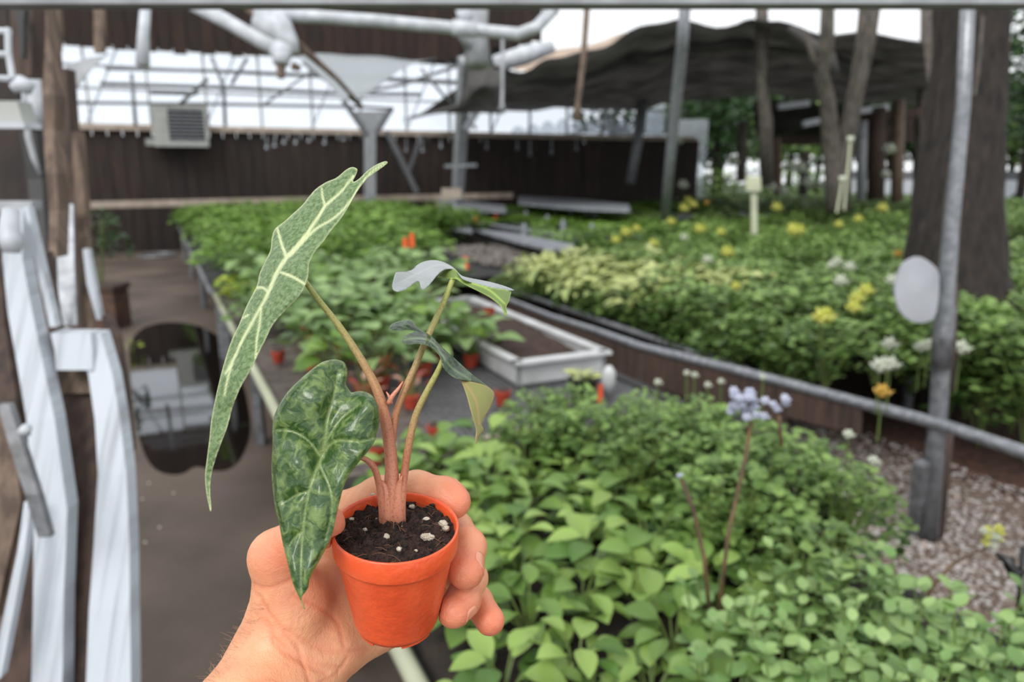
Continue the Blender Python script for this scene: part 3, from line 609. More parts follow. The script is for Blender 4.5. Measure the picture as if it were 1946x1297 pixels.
# white tray with soil
def obox(t, name, s0, s1, t0, t1, z0, z1, mat, **k):
    return MB().beam(W((s0+s1)/2, (t0+t1)/2, z0), W((s0+s1)/2, (t0+t1)/2, z1), 1, 1, up=DS).build(name, M[mat], t, **k) if False else slab([W(s0, t0), W(s1, t0), W(s1, t1), W(s0, t1)], z0, z1).build(name, M[mat], t, **k)
ta, tb_, sa, sb = 1.46, 1.94, 2.98, 4.75
t = thing('soil_tray', 'long white tray half filled with brown potting soil on the mesh bench', 'tray', W(3.8, 1.7, EZ))
obox(t, 'tray_bottom', sa, sb, ta, tb_, EZ+.004, EZ+.012, 'trayw')
for q in ((sa, sa+.025, ta, tb_), (sb-.025, sb, ta, tb_), (sa, sb, ta, ta+.02), (sa, sb, tb_-.02, tb_)): obox(t, 'tray_wall', *q, EZ+.004, EZ+.115, 'trayw')
for q in ((sa-.03, sa+.04, ta-.02, tb_+.02), (sb-.04, sb+.03, ta-.02, tb_+.02), (sa, sb, ta-.02, ta+.03), (sa, sb, tb_-.03, tb_+.03)): obox(t, 'rim', *q, EZ+.11, EZ+.122, 'trayw')
ns, ntt = 40, 14; vs = []
for i in range(ns):
    for j in range(ntt):
        s = sa+.03+(sb-sa-.06)*i/(ns-1); tt = ta+.025+(tb_-ta-.05)*j/(ntt-1)
        h = .092+.03*math.exp(-((s-3.9)/.55)**2)*(.6+.4*math.sin(tt*7))-.05*max(0, (3.35-s)/.5)+R.uniform(-.008, .008)-.035*max(0, j/(ntt-1)-.6)
        vs.append(W(s, tt, EZ+max(.02, h)))
MB().add(vs, [(i*ntt+j, i*ntt+j+1, (i+1)*ntt+j+1, (i+1)*ntt+j) for i in range(ns-1) for j in range(ntt-1)]).build('soil', M['soil'], t, smooth=True, kind='stuff')
# ================================================================ plants on benches and beds
SH = {  # half-width profile along the leaf
 'ovate': [0, .62, .95, 1, .86, .55, 0], 'round': [0, .75, 1, 1.02, .95, .7, .12], 'lance': [0, .55, .9, 1, .8, .45, 0],
 'heart': [.25, .95, 1, .9, .7, .4, 0], 'obov': [0, .35, .6, .88, 1, .85, .2]}
def leafgeo(Ln, Wd, shape='ovate', fold=.25, droop=.35, nl=6, nw=2, wav=0.0, curl=0.0):
    pr = SH[shape]; vs = []; fs = []
    for i in range(nl+1):
        u = i/nl; q = u*(len(pr)-1); a = min(int(q), len(pr)-2); w = pr[a]*(1-(q-a))+pr[a+1]*(q-a)
        y = Ln*(u-.15*droop*u*u); z = -Ln*droop*u*u*.6+Ln*.12*u
        for j in range(-nw, nw+1):
            v = j/nw; x = v*w*Wd/2
            vs.append(Vector((x, y, z+abs(v)*w*Wd/2*fold+wav*Ln*math.sin(u*9+v*3)*abs(v)-curl*Wd*v*v)))
    c = 2*nw+1
    for i in range(nl):
        for j in range(2*nw): a = i*c+j; fs.append((a, a+1, a+c+1, a+c))
    return vs, fs
def orient(d, up=Vector((0, 0, 1)), roll=0):
    d = d.normalized(); x = d.cross(up)
    if x.length < .05: x = Vector((1, 0, 0))
    x.normalize(); z = x.cross(d)
    m = Matrix((x, d, z)).transposed()
    return m @ Matrix.Rotation(roll, 3, 'Y')
def put(mb, geo, p, d, roll=0, k=1, tint=None, mi=0, up=Vector((0, 0, 1))):
    m = orient(d, up, roll); vs, fs = geo
    mb.add([p+m @ (v*k) for v in vs], fs, mi, tint)
O = Vector((0, 0, 0))
def bush(name, label, cat, leafmat, n, rad, h, leaf, shape='round', size=(.7, 1.2), nl=3, nw=1, group=None, stems=8, stemmat='stem', up=.5, base=.0, fold=.2, droop=.3, pw=.5):
    t = thing(name, label, cat, O, group)
    mb = MB(); geo = leafgeo(leaf, leaf*{'round': 1.0, 'ovate': .62, 'lance': .4, 'heart': .8, 'obov': .6}[shape], shape, fold, droop, nl, nw)
    for i in range(n):
        a = R.random()*2*math.pi; rr = R.random()**pw; 
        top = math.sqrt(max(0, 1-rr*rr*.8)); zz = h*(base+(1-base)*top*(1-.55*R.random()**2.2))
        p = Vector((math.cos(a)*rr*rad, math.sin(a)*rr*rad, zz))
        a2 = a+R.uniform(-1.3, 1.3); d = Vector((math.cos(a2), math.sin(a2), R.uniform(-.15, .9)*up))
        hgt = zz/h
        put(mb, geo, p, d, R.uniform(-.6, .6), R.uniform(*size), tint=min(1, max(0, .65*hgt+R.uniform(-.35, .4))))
    mb.build('foliage', M[leafmat], t, smooth=True, kind='stuff', recalc=False)
    mb = MB()
    for i in range(stems):
        a = R.random()*6.28; q = R.uniform(.2, .75)*rad
        mb.tube([Vector((0, 0, 0)), Vector((math.cos(a)*q*.4, math.sin(a)*q*.4, h*.45)), Vector((math.cos(a)*q, math.sin(a)*q, h*.85))], [.006, .005, .003], 4)
    mb.build('stems', M[stemmat], t, kind='stuff')
    return t
PLANTS = []
def scatter(protos, s0, s1, t0, t1, z, ds, dt, label, group, scale=(.85, 1.15), cond=None, jit=.35, stag=True):
    first = not getattr(protos[0], 'used', False) if False else None
    n = 0; s = s0+ds/2; k = 0
    while s < s1:
        t = t0+dt/2+(dt/2 if (k % 2 and stag) else 0)
        while t < t1:
            ss = s+R.uniform(-jit, jit)*ds; tt = t+R.uniform(-jit, jit)*dt
            p = W(ss, tt, z(ss, tt) if callable(z) else z); q = PIX(p+Vector((0, 0, .2)))
            ok = q and -160 < q[0] < 2110 and q[1] < 1560
            if ok and (cond is None or cond(ss, tt, p, q)):
                src = R.choice(protos); sc_ = R.uniform(*scale)
                if not src.get('_u'):
                    src['_u'] = 1; src.location = p; src.rotation_euler = (0, 0, R.random()*6.28); src.scale = (sc_,)*3
                    src['label'] = label; src['group'] = group; o = src
                else: o = copy_tree(src, p, R.random()*6.28, sc_, label, group)
                PLANTS.append((o, p, sc_)); n += 1
            t += dt
        s += ds; k += 1
    return n
def children_to(o, p):  # nearest plant of the list to point p
    return min(PLANTS, key=lambda e: (e[1]-p).length_squared)
# --- right flower bed
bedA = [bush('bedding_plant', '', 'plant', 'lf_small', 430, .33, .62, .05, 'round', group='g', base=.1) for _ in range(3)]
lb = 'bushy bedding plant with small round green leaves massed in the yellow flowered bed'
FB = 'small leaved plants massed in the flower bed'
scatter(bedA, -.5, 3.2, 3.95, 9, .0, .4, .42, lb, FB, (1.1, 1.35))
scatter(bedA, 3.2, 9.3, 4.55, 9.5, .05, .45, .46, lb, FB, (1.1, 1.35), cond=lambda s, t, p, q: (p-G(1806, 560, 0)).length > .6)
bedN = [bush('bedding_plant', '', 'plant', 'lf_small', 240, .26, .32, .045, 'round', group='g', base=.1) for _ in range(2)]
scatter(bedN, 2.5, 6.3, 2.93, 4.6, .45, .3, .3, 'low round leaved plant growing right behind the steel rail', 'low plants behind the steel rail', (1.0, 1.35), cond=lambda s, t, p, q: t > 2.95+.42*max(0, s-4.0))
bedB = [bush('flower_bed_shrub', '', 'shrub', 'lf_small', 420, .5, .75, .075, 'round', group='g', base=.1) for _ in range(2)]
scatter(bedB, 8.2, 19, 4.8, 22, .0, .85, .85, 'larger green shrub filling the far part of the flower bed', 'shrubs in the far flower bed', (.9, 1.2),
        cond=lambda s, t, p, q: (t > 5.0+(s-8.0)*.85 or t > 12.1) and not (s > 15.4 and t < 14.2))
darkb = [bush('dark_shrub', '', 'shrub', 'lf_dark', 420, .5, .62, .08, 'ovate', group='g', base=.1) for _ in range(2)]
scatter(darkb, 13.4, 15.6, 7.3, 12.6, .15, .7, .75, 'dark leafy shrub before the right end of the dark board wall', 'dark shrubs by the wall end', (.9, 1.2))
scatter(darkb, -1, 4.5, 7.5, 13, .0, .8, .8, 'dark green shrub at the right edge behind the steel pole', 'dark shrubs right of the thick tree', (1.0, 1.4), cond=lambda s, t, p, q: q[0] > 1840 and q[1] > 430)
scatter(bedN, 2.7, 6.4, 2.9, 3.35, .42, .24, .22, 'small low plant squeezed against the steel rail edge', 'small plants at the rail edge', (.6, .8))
# --- pale variegated plants
pale = [bush('variegated_plant', '', 'plant', 'lf_pale', 60, .2, .26, .13, 'lance', group='g', base=.15, nl=5, droop=.9, up=.9) for _ in range(3)]
scatter(pale, 4.2, 6.4, 2.96, 4.3, .5, .27, .28, 'pale yellow green variegated plant with drooping narrow leaves on rail bench', 'variegated plants on the rail bench', (1.0, 1.35))
# --- fresh green plants, far bench A
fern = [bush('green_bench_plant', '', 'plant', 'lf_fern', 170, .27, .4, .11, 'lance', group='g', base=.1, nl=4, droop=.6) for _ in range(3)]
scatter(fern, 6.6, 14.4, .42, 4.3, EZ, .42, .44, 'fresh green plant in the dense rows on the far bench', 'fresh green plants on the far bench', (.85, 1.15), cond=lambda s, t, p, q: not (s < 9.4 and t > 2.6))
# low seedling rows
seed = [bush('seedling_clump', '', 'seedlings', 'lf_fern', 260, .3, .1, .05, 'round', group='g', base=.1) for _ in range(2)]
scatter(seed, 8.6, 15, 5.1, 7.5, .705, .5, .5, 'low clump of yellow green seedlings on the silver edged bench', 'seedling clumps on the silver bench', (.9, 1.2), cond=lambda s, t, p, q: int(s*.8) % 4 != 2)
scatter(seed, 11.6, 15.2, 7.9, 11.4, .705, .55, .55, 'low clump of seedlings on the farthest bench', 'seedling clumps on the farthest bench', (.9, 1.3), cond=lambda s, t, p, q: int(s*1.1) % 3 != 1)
# silver trays between the seedlings
for k, (pts, zz) in enumerate([([(716, 396), (800, 410), (895, 428), (897, 440), (800, 426), (712, 404)], .78), ([(896, 434), (980, 443), (1090, 464), (1092, 472), (1040, 472), (985, 459)], .76), ([(985, 372), (1100, 378), (1195, 388), (1198, 400), (1100, 396), (985, 386)], 1.0), ([(830, 378), (960, 390), (962, 402), (850, 396)], .93), ([(1020, 410), (1130, 418), (1130, 424), (1020, 418)], .78)]):
    single(slab([G(x, y, zz) for x, y in pts], zz-.03, zz), 'silver_tray', M['silver'], ['long shiny silver tray running behind the tall leaf lobe', 'grey silver tray beside the bare mulch patch', 'farthest long silver tray right of the square post', 'short pale tray just right of the square post', 'narrow silver tray between seedling rows'][k], 'tray')
for k, (x, y) in enumerate([(785, 372), (815, 401), (1000, 410), (1055, 405), (1085, 408), (1115, 408), (1130, 412), (1070, 398), (996, 436), (1070, 428), (1125, 436), (840, 400), (1040, 418), (900, 402), (690, 398)]):
    c = G(x, y, .8); mb = MB(); mb.tube([c-Z*.09, c+Z*.05], [.035, .05], 8); mb.tube([c+Z*.03, c+Z*.08], [.03, .012], 6)
    single(mb, 'clear_cup', M['silver'], 'small shiny clear cup standing among the far seedlings', 'cup', 'clear cups among the seedlings')
# --- left planter shrub, bush behind, sprout
dk = bush('planter_shrub', 'dark leafy shrub growing from the brown planter left of the path', 'shrub', 'lf_dark', 260, .34, .8, .09, 'ovate', base=.05)
dk.location = pb+Z*.42+DT*-.04; dk.scale = (.8, .8, 1)
o = copy_tree(dk, G(215, 470), 1, .9, 'darker tall shrub behind the planter beside the white post')
sp = bush('path_sprout', 'small bright green sprout at the left edge of the puddle', 'plant', 'lf_char', 14, .07, .12, .07, 'lance', base=.1, stems=3)
sp.location = G(252, 672)
back = bush('distant_bush', 'pale green bush behind the end of the path', 'shrub', 'lf_pale', 160, .5, 1.0, .1, 'ovate', base=.05)
back.location = G(186, 478); back.scale = (.45, .45, .6)
# --- chartreuse tray
ch = [bush('chartreuse_plant', '', 'plant', 'lf_char', 110, .17, .16, .05, 'round', group='g', base=.2)]
scatter(ch, 5.7, 6.4, .42, 1.15, EZ, .25, .25, 'low yellow green plant in the cluster left of the tall leaf', 'chartreuse plants at the bench edge', jit=.1)
gs = [bush('small_pot_plant', '', 'plant', 'lf_grey', 90, .16, .22, .07, 'ovate', group='g', base=.15)]
scatter(gs, 4.5, 5.7, .42, 1.2, EZ, .3, .28, 'small grey green leafy plant in front of the chartreuse cluster', 'grey green plants at the bench edge', jit=.15)
# --- leafy pot plants of the middle bench: every large leaf a part
def leafy(name, label, cat, leafmat, n, spread, h, leaf, ratio, shape, potmat=None, potr=.05, poth=.07, group=None, droop=.5, fold=.15, nl=7, nw=2, wav=0, upr=(.1, .7), stemr=.003, curl=0):
    t = thing(name, label, cat, O, group); z0 = 0
    if potmat:
        z0 = poth*.9; mb = MB(); mb.tube([O, Vector((0, 0, poth*.78)), Vector((0, 0, poth*.78)), Vector((0, 0, poth))], [potr*.75, potr*.93, potr*1.02, potr*1.04], 14)
        mb.build('pot', M[potmat], t)
    geo = leafgeo(leaf, leaf*ratio, shape, fold, droop, nl, nw, wav, curl); meshes = []
    for i in range(n):
        a = i*2.399+R.uniform(-.3, .3); u = (i+.5)/n; r = spread*(1-.65*u)*R.uniform(.75, 1.1); z = z0+h*(.35+.65*u)*R.uniform(.85, 1.05)
        tip = Vector((math.cos(a)*r*.55, math.sin(a)*r*.55, z)); d = Vector((math.cos(a), math.sin(a), R.uniform(*upr)))
        mb = MB(); mb.tube([Vector((0, 0, z0*.9)), tip*.5+Vector((0, 0, z*.15)), tip], [stemr*1.2, stemr, stemr*.8], 5); mb.build('stem', M['stem'], t)
        if i < 3:
            mb = MB(); put(mb, geo, O, Vector((0, 1, 0)), tint=R.random()); me = mb.build('leaf', M[leafmat], t, smooth=True, recalc=False); o = me; meshes.append(me.data)
        else:
            o = bpy.data.objects.new('leaf', meshes[i % 3]); COL.objects.link(o); o.parent = t
        m = orient(d, roll=R.uniform(-.35, .35)).to_4x4(); k = R.uniform(.75, 1.15)*(1-.25*u)
        o.matrix_local = Matrix.Translation(tip) @ m @ Matrix.Diagonal((k, k, k, 1))
    return t
mid = [leafy('leafy_pot_plant', '', 'plant', mm, 19, .24, .24, .17, .66, 'heart', 'redpot', .045, .07, group='g', droop=.6, wav=.02, upr=(-.25, .6)) for mm in ('lf_grey', 'lf_fern', 'lf_grey')]
scatter(mid, 3.1, 3.5, .5, 1.0, EZ, .28, .26, 'broad leaved pot plant at the near end of the row beside the cream pipe', 'pot plants at the near end of the middle bench', (.8, 1), jit=.15)
scatter(mid, 3.5, 6.6, .55, 1.45, EZ, .28, .28, 'broad leaved plant in a small red pot on the middle bench', 'broad leaved pot plants behind the stems', (.85, 1.2), jit=.25)
scatter(mid, 4.85, 6.6, 1.45, 1.98, EZ, .3, .3, 'broad leaved pot plant beyond the white soil tray', 'pot plants beyond the soil tray', (.9, 1.2), jit=.2)
scatter(mid, 3.25, 3.7, .95, 1.42, EZ, .3, .28, 'broad leaved pot plant leaning over the near end of the soil tray', 'pot plants beside the soil tray', (.8, 1), jit=.15)
red = [leafy('red_leaf_plant', '', 'plant', 'redleaf', 9, .12, .1, .08, .4, 'lance', 'redpot', .04, .06, group='g', droop=.2)]
scatter(red, 2.8, 3.3, .6, 1.05, EZ, .22, .2, 'small pot plant with red and pale narrow leaves between the stems', 'red leaved plants at the mesh', (.9, 1.1), jit=.2)
# --- near bench: hosta-like plants
hosta = [leafy('broad_leaf_plant', '', 'plant', 'lf_broad', 15, .18, .17, .125, .6, 'ovate', None, group='g', droop=.6, fold=.3, upr=(-.2, .75)) for _ in range(4)]
NB = 'broad leaved plants on the near bench'
scatter(hosta, 1.0, 2.2, .46, 1.3, EZ, .15, .155, 'broad leaved green plant with arching ovate leaves on the near bench', NB, (.75, 1.05), jit=.3)
# fine leaved clover-like mass
clov = [bush('clover_plant', '', 'plant', 'lf_small', 260, .16, .3, .026, 'round', group='g', base=.1, stems=10) for _ in range(3)]
def ccond(s, t, p, q):
    q = PIX(p+Vector((0, 0, .3))); return q[0] < 1640 and q[1] < 1120 and q[1] > np.interp(q[0], [1150, 1300, 1500, 1620, 1690], [735, 695, 745, 835, 940])
scatter(clov, .95, 2.28, 1.15, 1.78, lambda s, t: EZ-.02-(.1 if t > 1.55 else 0), .15, .15, 'fine leaved green plant forming the mass left of the gravel', 'fine leaved plants beside the gravel', (.85, 1.1), jit=.3, cond=ccond)
scatter(clov, 1.95, 2.3, .95, 1.3, EZ-.02, .16, .16, 'fine leaved plant at the front edge of the wire mesh', 'fine leaved plants by the wire mesh', (.75, .95), jit=.3)
soilp = MB(); slab([W(.05, .42), W(2.2, .42), W(2.2, 1.5), W(.05, 1.5)], EZ-.018, EZ+.02, soilp)
single(soilp, 'bench_soil', M['dirt'], 'dark soil under the plants of the near bench', 'soil')
# nearest: mint green opposite leaved plants with separate leaves
def opposite(name, nl_stems, h, leaf, mat):
    t = thing(name, '', 'plant', O, 'g'); geo = leafgeo(leaf, leaf*.72, 'ovate', .12, .35, 7, 2, .01); meshes = []
    for s in range(nl_stems):
        a = s*2.4; b = Vector((math.cos(a), math.sin(a), 0))*R.uniform(.01, .055); hh = h*R.uniform(.8, 1.1)
        top = b*1.7+Vector((0, 0, hh)); mb = MB(); mb.tube([b*.6, b*1.2+Vector((0, 0, hh*.5)), top], [.0028, .0024, .0016], 5); mb.build('stem', M['stem'], t)
        for k in range(3):
            f = [.45, .75, 1.0][k]; p = b*(.6+1.1*f)+Vector((0, 0, hh*f)); ph = a+k*1.57+R.uniform(-.3, .3)
            for side in (0, 1):
                aa = ph+side*math.pi; d = Vector((math.cos(aa), math.sin(aa), [.1, .3, .75][k]))
                if len(meshes) < 4:
                    mb = MB(); put(mb, geo, O, Vector((0, 1, 0)), tint=R.random()); o = mb.build('leaf', M[mat], t, smooth=True, recalc=False); meshes.append(o.data)
                else: o = bpy.data.objects.new('leaf', R.choice(meshes)); COL.objects.link(o); o.parent = t
                kk = [1.05, 1.0, .62][k]*R.uniform(.85, 1.1)
                o.matrix_local = Matrix.Translation(p) @ orient(d, roll=R.uniform(-.25, .25)).to_4x4() @ Matrix.Diagonal((kk, kk, kk, 1))
    return t
mint = [opposite('mint_leaf_plant', 5, .2, .05, 'lf_mint') for _ in range(3)]
def mcond(s, t, p, q):
    q = PIX(p+Vector((0, 0, .2))); return q[1] > np.interp(q[0], [1200, 1400, 1500, 1560, 1620, 1700, 1760, 1950], [1150, 1115, 1070, 1035, 1030, 1075, 1120, 1140])
scatter(mint, .42, 1.2, .8, 1.75, EZ+.0, .095, .1, 'pale green plant with opposite oval leaves in the nearest row', 'pale green plants in the nearest row', (.85, 1.15), jit=.3, cond=mcond)
scatter(hosta, .75, 1.1, .46, .9, EZ, .15, .15, 'broad leaved plant at the near bench edge below the hand', 'broad leaved plants below the hand', (.6, .85), jit=.3)
# ================================================================ flowers, placed on their plants
def blossom(r, n=9):
    mb = MB()
    for i in range(n):
        a = i*2.4; e = math.acos(1-1.2*(i+.5)/n); d = Vector((math.cos(a)*math.sin(e), math.sin(a)*math.sin(e), math.cos(e)))
        put(mb, leafgeo(r*.9, r*.9, 'round', .2, -.2, 3, 1), d*r*.35, d, 0)
        mb.add([d*r*.6+Vector(v)*r*.35 for v in oct_v], oct_f)
    return mb
heads = {}
for nm, rr in (('yel', .05), ('wht', .05), ('amber', .045), ('lav', .02)):
    o = blossom(rr).build('flower_head', M[nm], smooth=True, origin=O, recalc=False); heads[nm] = o.data; bpy.data.objects.remove(o)
def flower_on(x, y, z, kind, r):
    """flower head standing on a short stem of the nearest plant"""
    p = G(x, y, z) if not isinstance(x, Vector) else x
    e = children_to(None, p); par = e[0]
    mw = Matrix.Translation(par.location) @ Matrix.Rotation(par.rotation_euler.z, 4, 'Z') @ Matrix.Diagonal((*par.scale, 1))
    o = bpy.data.objects.new('flower_head', heads[kind]); COL.objects.link(o); o.parent = par
    k = r/.05 if kind != 'lav' else r/.02
    o.matrix_local = mw.inverted() @ Matrix.Translation(p) @ Matrix.Diagonal((k, k, k, 1))
    st = MB(); st.tube([Vector((p.x, p.y, p.z)), Vector((p.x+.01, p.y+.01, p.z-.2))], [.003, .004], 5)
    so_ = st.build('flower_stem', M['stem'], origin=p); so_.parent = par; so_.matrix_local = mw.inverted() @ Matrix.Translation(p)
for x, y, z, kd, r in [
 (1308, 385, .98, 'yel', .10), (1300, 400, .98, 'yel', .09), (1318, 392, 1.0, 'yel', .08), (1343, 388, .98, 'amber', .07), (1210, 438, .9, 'yel', .06), (1242, 467, .85, 'yel', .06),
 (1370, 445, .92, 'yel', .06), (1382, 484, .9, 'yel', .065), (1345, 498, .86, 'wht', .05), (1476, 398, .98, 'yel', .10), (1510, 444, .92, 'yel', .09), (1520, 440, .92, 'yel', .07), (1505, 436, .92, 'yel', .07),
 (1594, 430, .95, 'yel', .06), (1631, 420, .95, 'yel', .07), (1677, 400, .98, 'yel', .1), (1590, 502, .9, 'wht', .05), (1615, 512, .9, 'wht', .05), (1598, 540, .87, 'wht', .055), (1580, 508, .9, 'wht', .04),
 (1645, 558, .86, 'yel', .055), (1628, 572, .86, 'yel', .05), (1622, 590, .85, 'yel', .05), (1562, 610, .84, 'yel', .06), (1570, 606, .84, 'yel', .05), (1706, 486, .9, 'amber', .045), (1868, 475, .95, 'amber', .045), (1872, 497, .95, 'amber', .04),
 (1695, 538, .88, 'wht', .05), (1690, 660, .8, 'wht', .04), (1672, 702, .78, 'wht', .045), (1692, 698, .78, 'wht', .04), (1750, 665, .8, 'wht', .035), (1825, 668, .8, 'wht', .045), (1765, 658, .8, 'wht', .03), (1676, 750, .75, 'amber', .04), (1398, 548, .84, 'yel', .04), (1275, 425, .9, 'yel', .07), (1190, 446, .85, 'yel', .08), (1170, 460, .85, 'yel', .06), (1330, 440, .9, 'yel', .08), (1300, 455, .88, 'wht', .05),
 (1288, 270, 1.5, 'wht', .12), (1298, 355, 1.1, 'wht', .12), (1345, 340, 1.15, 'wht', .1), (1380, 345, 1.15, 'wht', .09), (1395, 310, 1.2, 'wht', .12), (1520, 325, 1.3, 'wht', .16), (1535, 352, 1.2, 'wht', .14), (1560, 355, 1.2, 'wht', .12), (1500, 320, 1.3, 'wht', .13), (1690, 288, 1.5, 'wht', .14), (1683, 335, 1.3, 'wht', .1), (1465, 360, 1.15, 'wht', .14), (1490, 368, 1.12, 'wht', .12)]:
    if y < 372:
        p = P(x, y, 14.5)
        flower_on(p, None, None, kd, r)
    else: flower_on(x, y, z, kd, r)
for x, y, z in [(1305, 712, .93), (1320, 716, .92), (1345, 735, .9), (1370, 728, .9), (1250, 730, .88), (1600, 905, .8), (1580, 900, .8), (1605, 945, .78), (1620, 950, .78), (1660, 880, .8), (1612, 830, .85), (1450, 720, .92)]:
    flower_on(x, y, z, 'wht', R.uniform(.010, .018))
# tall lilac flower stem on the near bench
def stemflower(label, base, pts, head, r, kind='lav', nf=22, spread=.02):
    t = thing('tall_flower', label, 'flower', base)
    MB().tube(pts, [.0045]*len(pts), 7).build('stem', M['woodstem'] if kind == 'lav' else M['stem'], t, smooth=True)
    for i in range(nf):
        p = head+Vector((R.uniform(-1, 1), R.uniform(-1, 1), R.uniform(-.8, .8)))*spread*1.3
        o = bpy.data.objects.new('floret', heads[kind]); COL.objects.link(o); o.parent = t; o.location = p-base
        k = r/(.02 if kind == 'lav' else .05); o.scale = (k, k, k)
    return t
base = G(1360, 1130, EZ); d = 1.55
stemflower('tall brown stem topped by a pale lilac flower cluster', P(1362, 1140, 1.5), [P(1366, 1160, 1.5), P(1385, 1010, 1.55), P(1415, 880, 1.58), P(1428, 800, 1.6)], P(1422, 772, 1.6), .012, spread=.024, nf=26)
t = stemflower('thin bare brown stem left of the tall lilac flower', P(1345, 1140, 1.45), [P(1348, 1160, 1.45), P(1338, 1060, 1.46), P(1318, 970, 1.47), P(1295, 910, 1.48)], P(1292, 905, 1.48), .004, nf=3, spread=.004)
stemflower('small lilac and red flower cluster left behind the hand side stem', P(1490, 800, 1.7), [P(1485, 850, 1.7), P(1480, 790, 1.7)], P(1482, 772, 1.7), .011, kind='lav', nf=6, spread=.015)
# curved woody stem over the gravel at right with cream flower
gq = 1.75
t = thing('curved_flower_stem', 'curved bare stem over the gravel ending in a cream flower', 'flower', P(1750, 1160, gq))
MB().tube([P(1742, 1180, gq), P(1770, 1120, gq), P(1808, 1075, gq), P(1850, 1052, gq), P(1882, 1040, gq)], [.005, .0045, .004, .0035, .003], 7).build('stem', M['woodstem'], t, smooth=True)
MB().tube([P(1746, 1172, gq), P(1785, 1140, gq), P(1830, 1132, gq), P(1885, 1135, gq)], [.0045, .004, .0035, .002], 7).build('stem', M['woodstem'], t, smooth=True)
for i in range(16):
    o = bpy.data.objects.new('floret', heads['wht' if i % 2 else 'yel']); COL.objects.link(o); o.parent = t
    o.location = P(1888+R.uniform(-18, 18), 1022+R.uniform(-20, 20), gq+R.uniform(-.02, .02))-Vector(t.location); o.scale = (.22,)*3
t = thing('black_stake', 'black plastic stake and clip at the lower right edge', 'stake', P(1945, 1300, 1.6))
MB().tube([P(1944, 1320, 1.6), P(1941, 1180, 1.6), P(1948, 1040, 1.6)], [.012, .012, .010], 8).build('shaft', M['black'], t, smooth=True)
MB().tube([P(1892, 1052, 1.62), P(1915, 1066, 1.6), P(1926, 1090, 1.6), P(1944, 1086, 1.6)], [.004, .012, .014, .01], 8).build('clip', M['black'], t, smooth=True)
# pots, tags
t = thing('black_pot_plant', 'black pot of pale yellow leaves at the near end of the soil tray', 'potted plant', G(1108, 765, EZ))
c = G(1108, 768, EZ+.005)
mb = MB(); mb.tube([c, c+Z*.10, c+Z*.10, c+Z*.118], [.05, .06, .066, .067], 18); mb.build('pot', M['black'], t, smooth=False)
geo = leafgeo(.085, .032, 'lance', .3, .5, 6, 2)
for i in range(12):
    a = i*2.4; mb = MB(); put(mb, geo, c+Z*.115+Vector((math.cos(a)*.02, math.sin(a)*.02, 0)), Vector((math.cos(a), math.sin(a), R.uniform(.2, .8))), R.uniform(-.5, .5), R.uniform(.7, 1.1)); mb.build('leaf', M['lf_pale'], t, smooth=True, recalc=False)
mb = MB(); c = G(1156, 728, EZ+.06)
mb.tube([c-Z*.05, c, c+Z*.05, c+Z*.08], [.02, .03, .032, .012], 9, wob=.25); single(mb, 'white_bag', M['trayw'], 'crumpled white plastic bag end beside the black pot', 'bag', smooth=True)
M['tag'] = mk('orange_tag', L(238, 96, 48), L(226, 84, 40), .5)
for k, (x, y, hpx, z, lab) in enumerate([(1140, 767, 38, EZ+.01, 'upright orange tag in front of the white bag'), (885, 512, 24, EZ+.2, 'orange tag above the right curled leaf among green plants'), (770, 470, 18, .95, 'left of two small orange tags in the far green plants'), (783, 470, 26, .95, 'right larger one of two orange tags in far green plants'), (905, 424, 16, .75, 'left orange tag on the seedling bench'), (942, 420, 18, .75, 'right orange tag on the seedling bench')]):
    a = G(x, y, z); d = (a-CAM).dot(Vector((0, math.cos(PITCH), -math.sin(PITCH)))); w = (10 if k in (0, 1) else 9)*d/FPX
    single(MB().beam(a, a+Z*(hpx*d/FPX), w, .003, up=Vector((0, 1, 0)), taper=.8), 'plant_tag', M['tag'], lab, 'tag')
for k, (x, y, z, lab) in enumerate([(930, 605, .68, 'red pot standing behind the white soil tray'), (955, 770, EZ, 'red pot at the mesh under the curled olive leaf'), (530, 690, EZ, 'small red pot at the path side left of the long stem'), (830, 840, EZ, 'red pot between the two right stems'), (720, 880, EZ, 'red pot close behind the index finger')]):
    c = G(x, y, z); mb = MB(); mb.tube([c, c+Z*.05, c+Z*.05, c+Z*.066], [.026, .033, .037, .037], 16)
    t = thing('small_red_pot', lab, 'pot', c); mb.build('pot_wall', M['redpot'], t)
    MB().tube([c+Z*.06, c+Z*.068], [.031, .031], 12).build('soil', M['soil'], t)
# dry lobed leaf on gravel and white plant label in the bed
dl = [(1488, 932), (1510, 935), (1518, 925), (1532, 930), (1540, 912), (1550, 926), (1566, 920), (1560, 940), (1572, 950), (1556, 958), (1548, 985), (1530, 975), (1516, 985), (1512, 962), (1496, 952)]
mb = MB(); slab([G(x, y, .62) for x, y in dl], .60, .604, mb); q = single(mb, 'dry_leaf', M['stone'], 'fallen lobed dry pink grey leaf among the fine green leaves', 'leaf')
t = thing('white_stake_sign', 'pale square plant sign on a white stake in the flower bed', 'sign', G(1432, 450, .6))
MB().beam(P(1433, 446, 9.0), P(1432, 345, 9.0), .07, .04).build('stake', M['cream'], t)
MB().beam(P(1431, 364, 8.95), P(1431, 336, 8.95), .18, .03).build('board', M['cream'], t)
MB().beam(P(1431, 332, 8.95), P(1431, 324, 8.95), .15, .05).build('cap', M['whitemetal'], t)
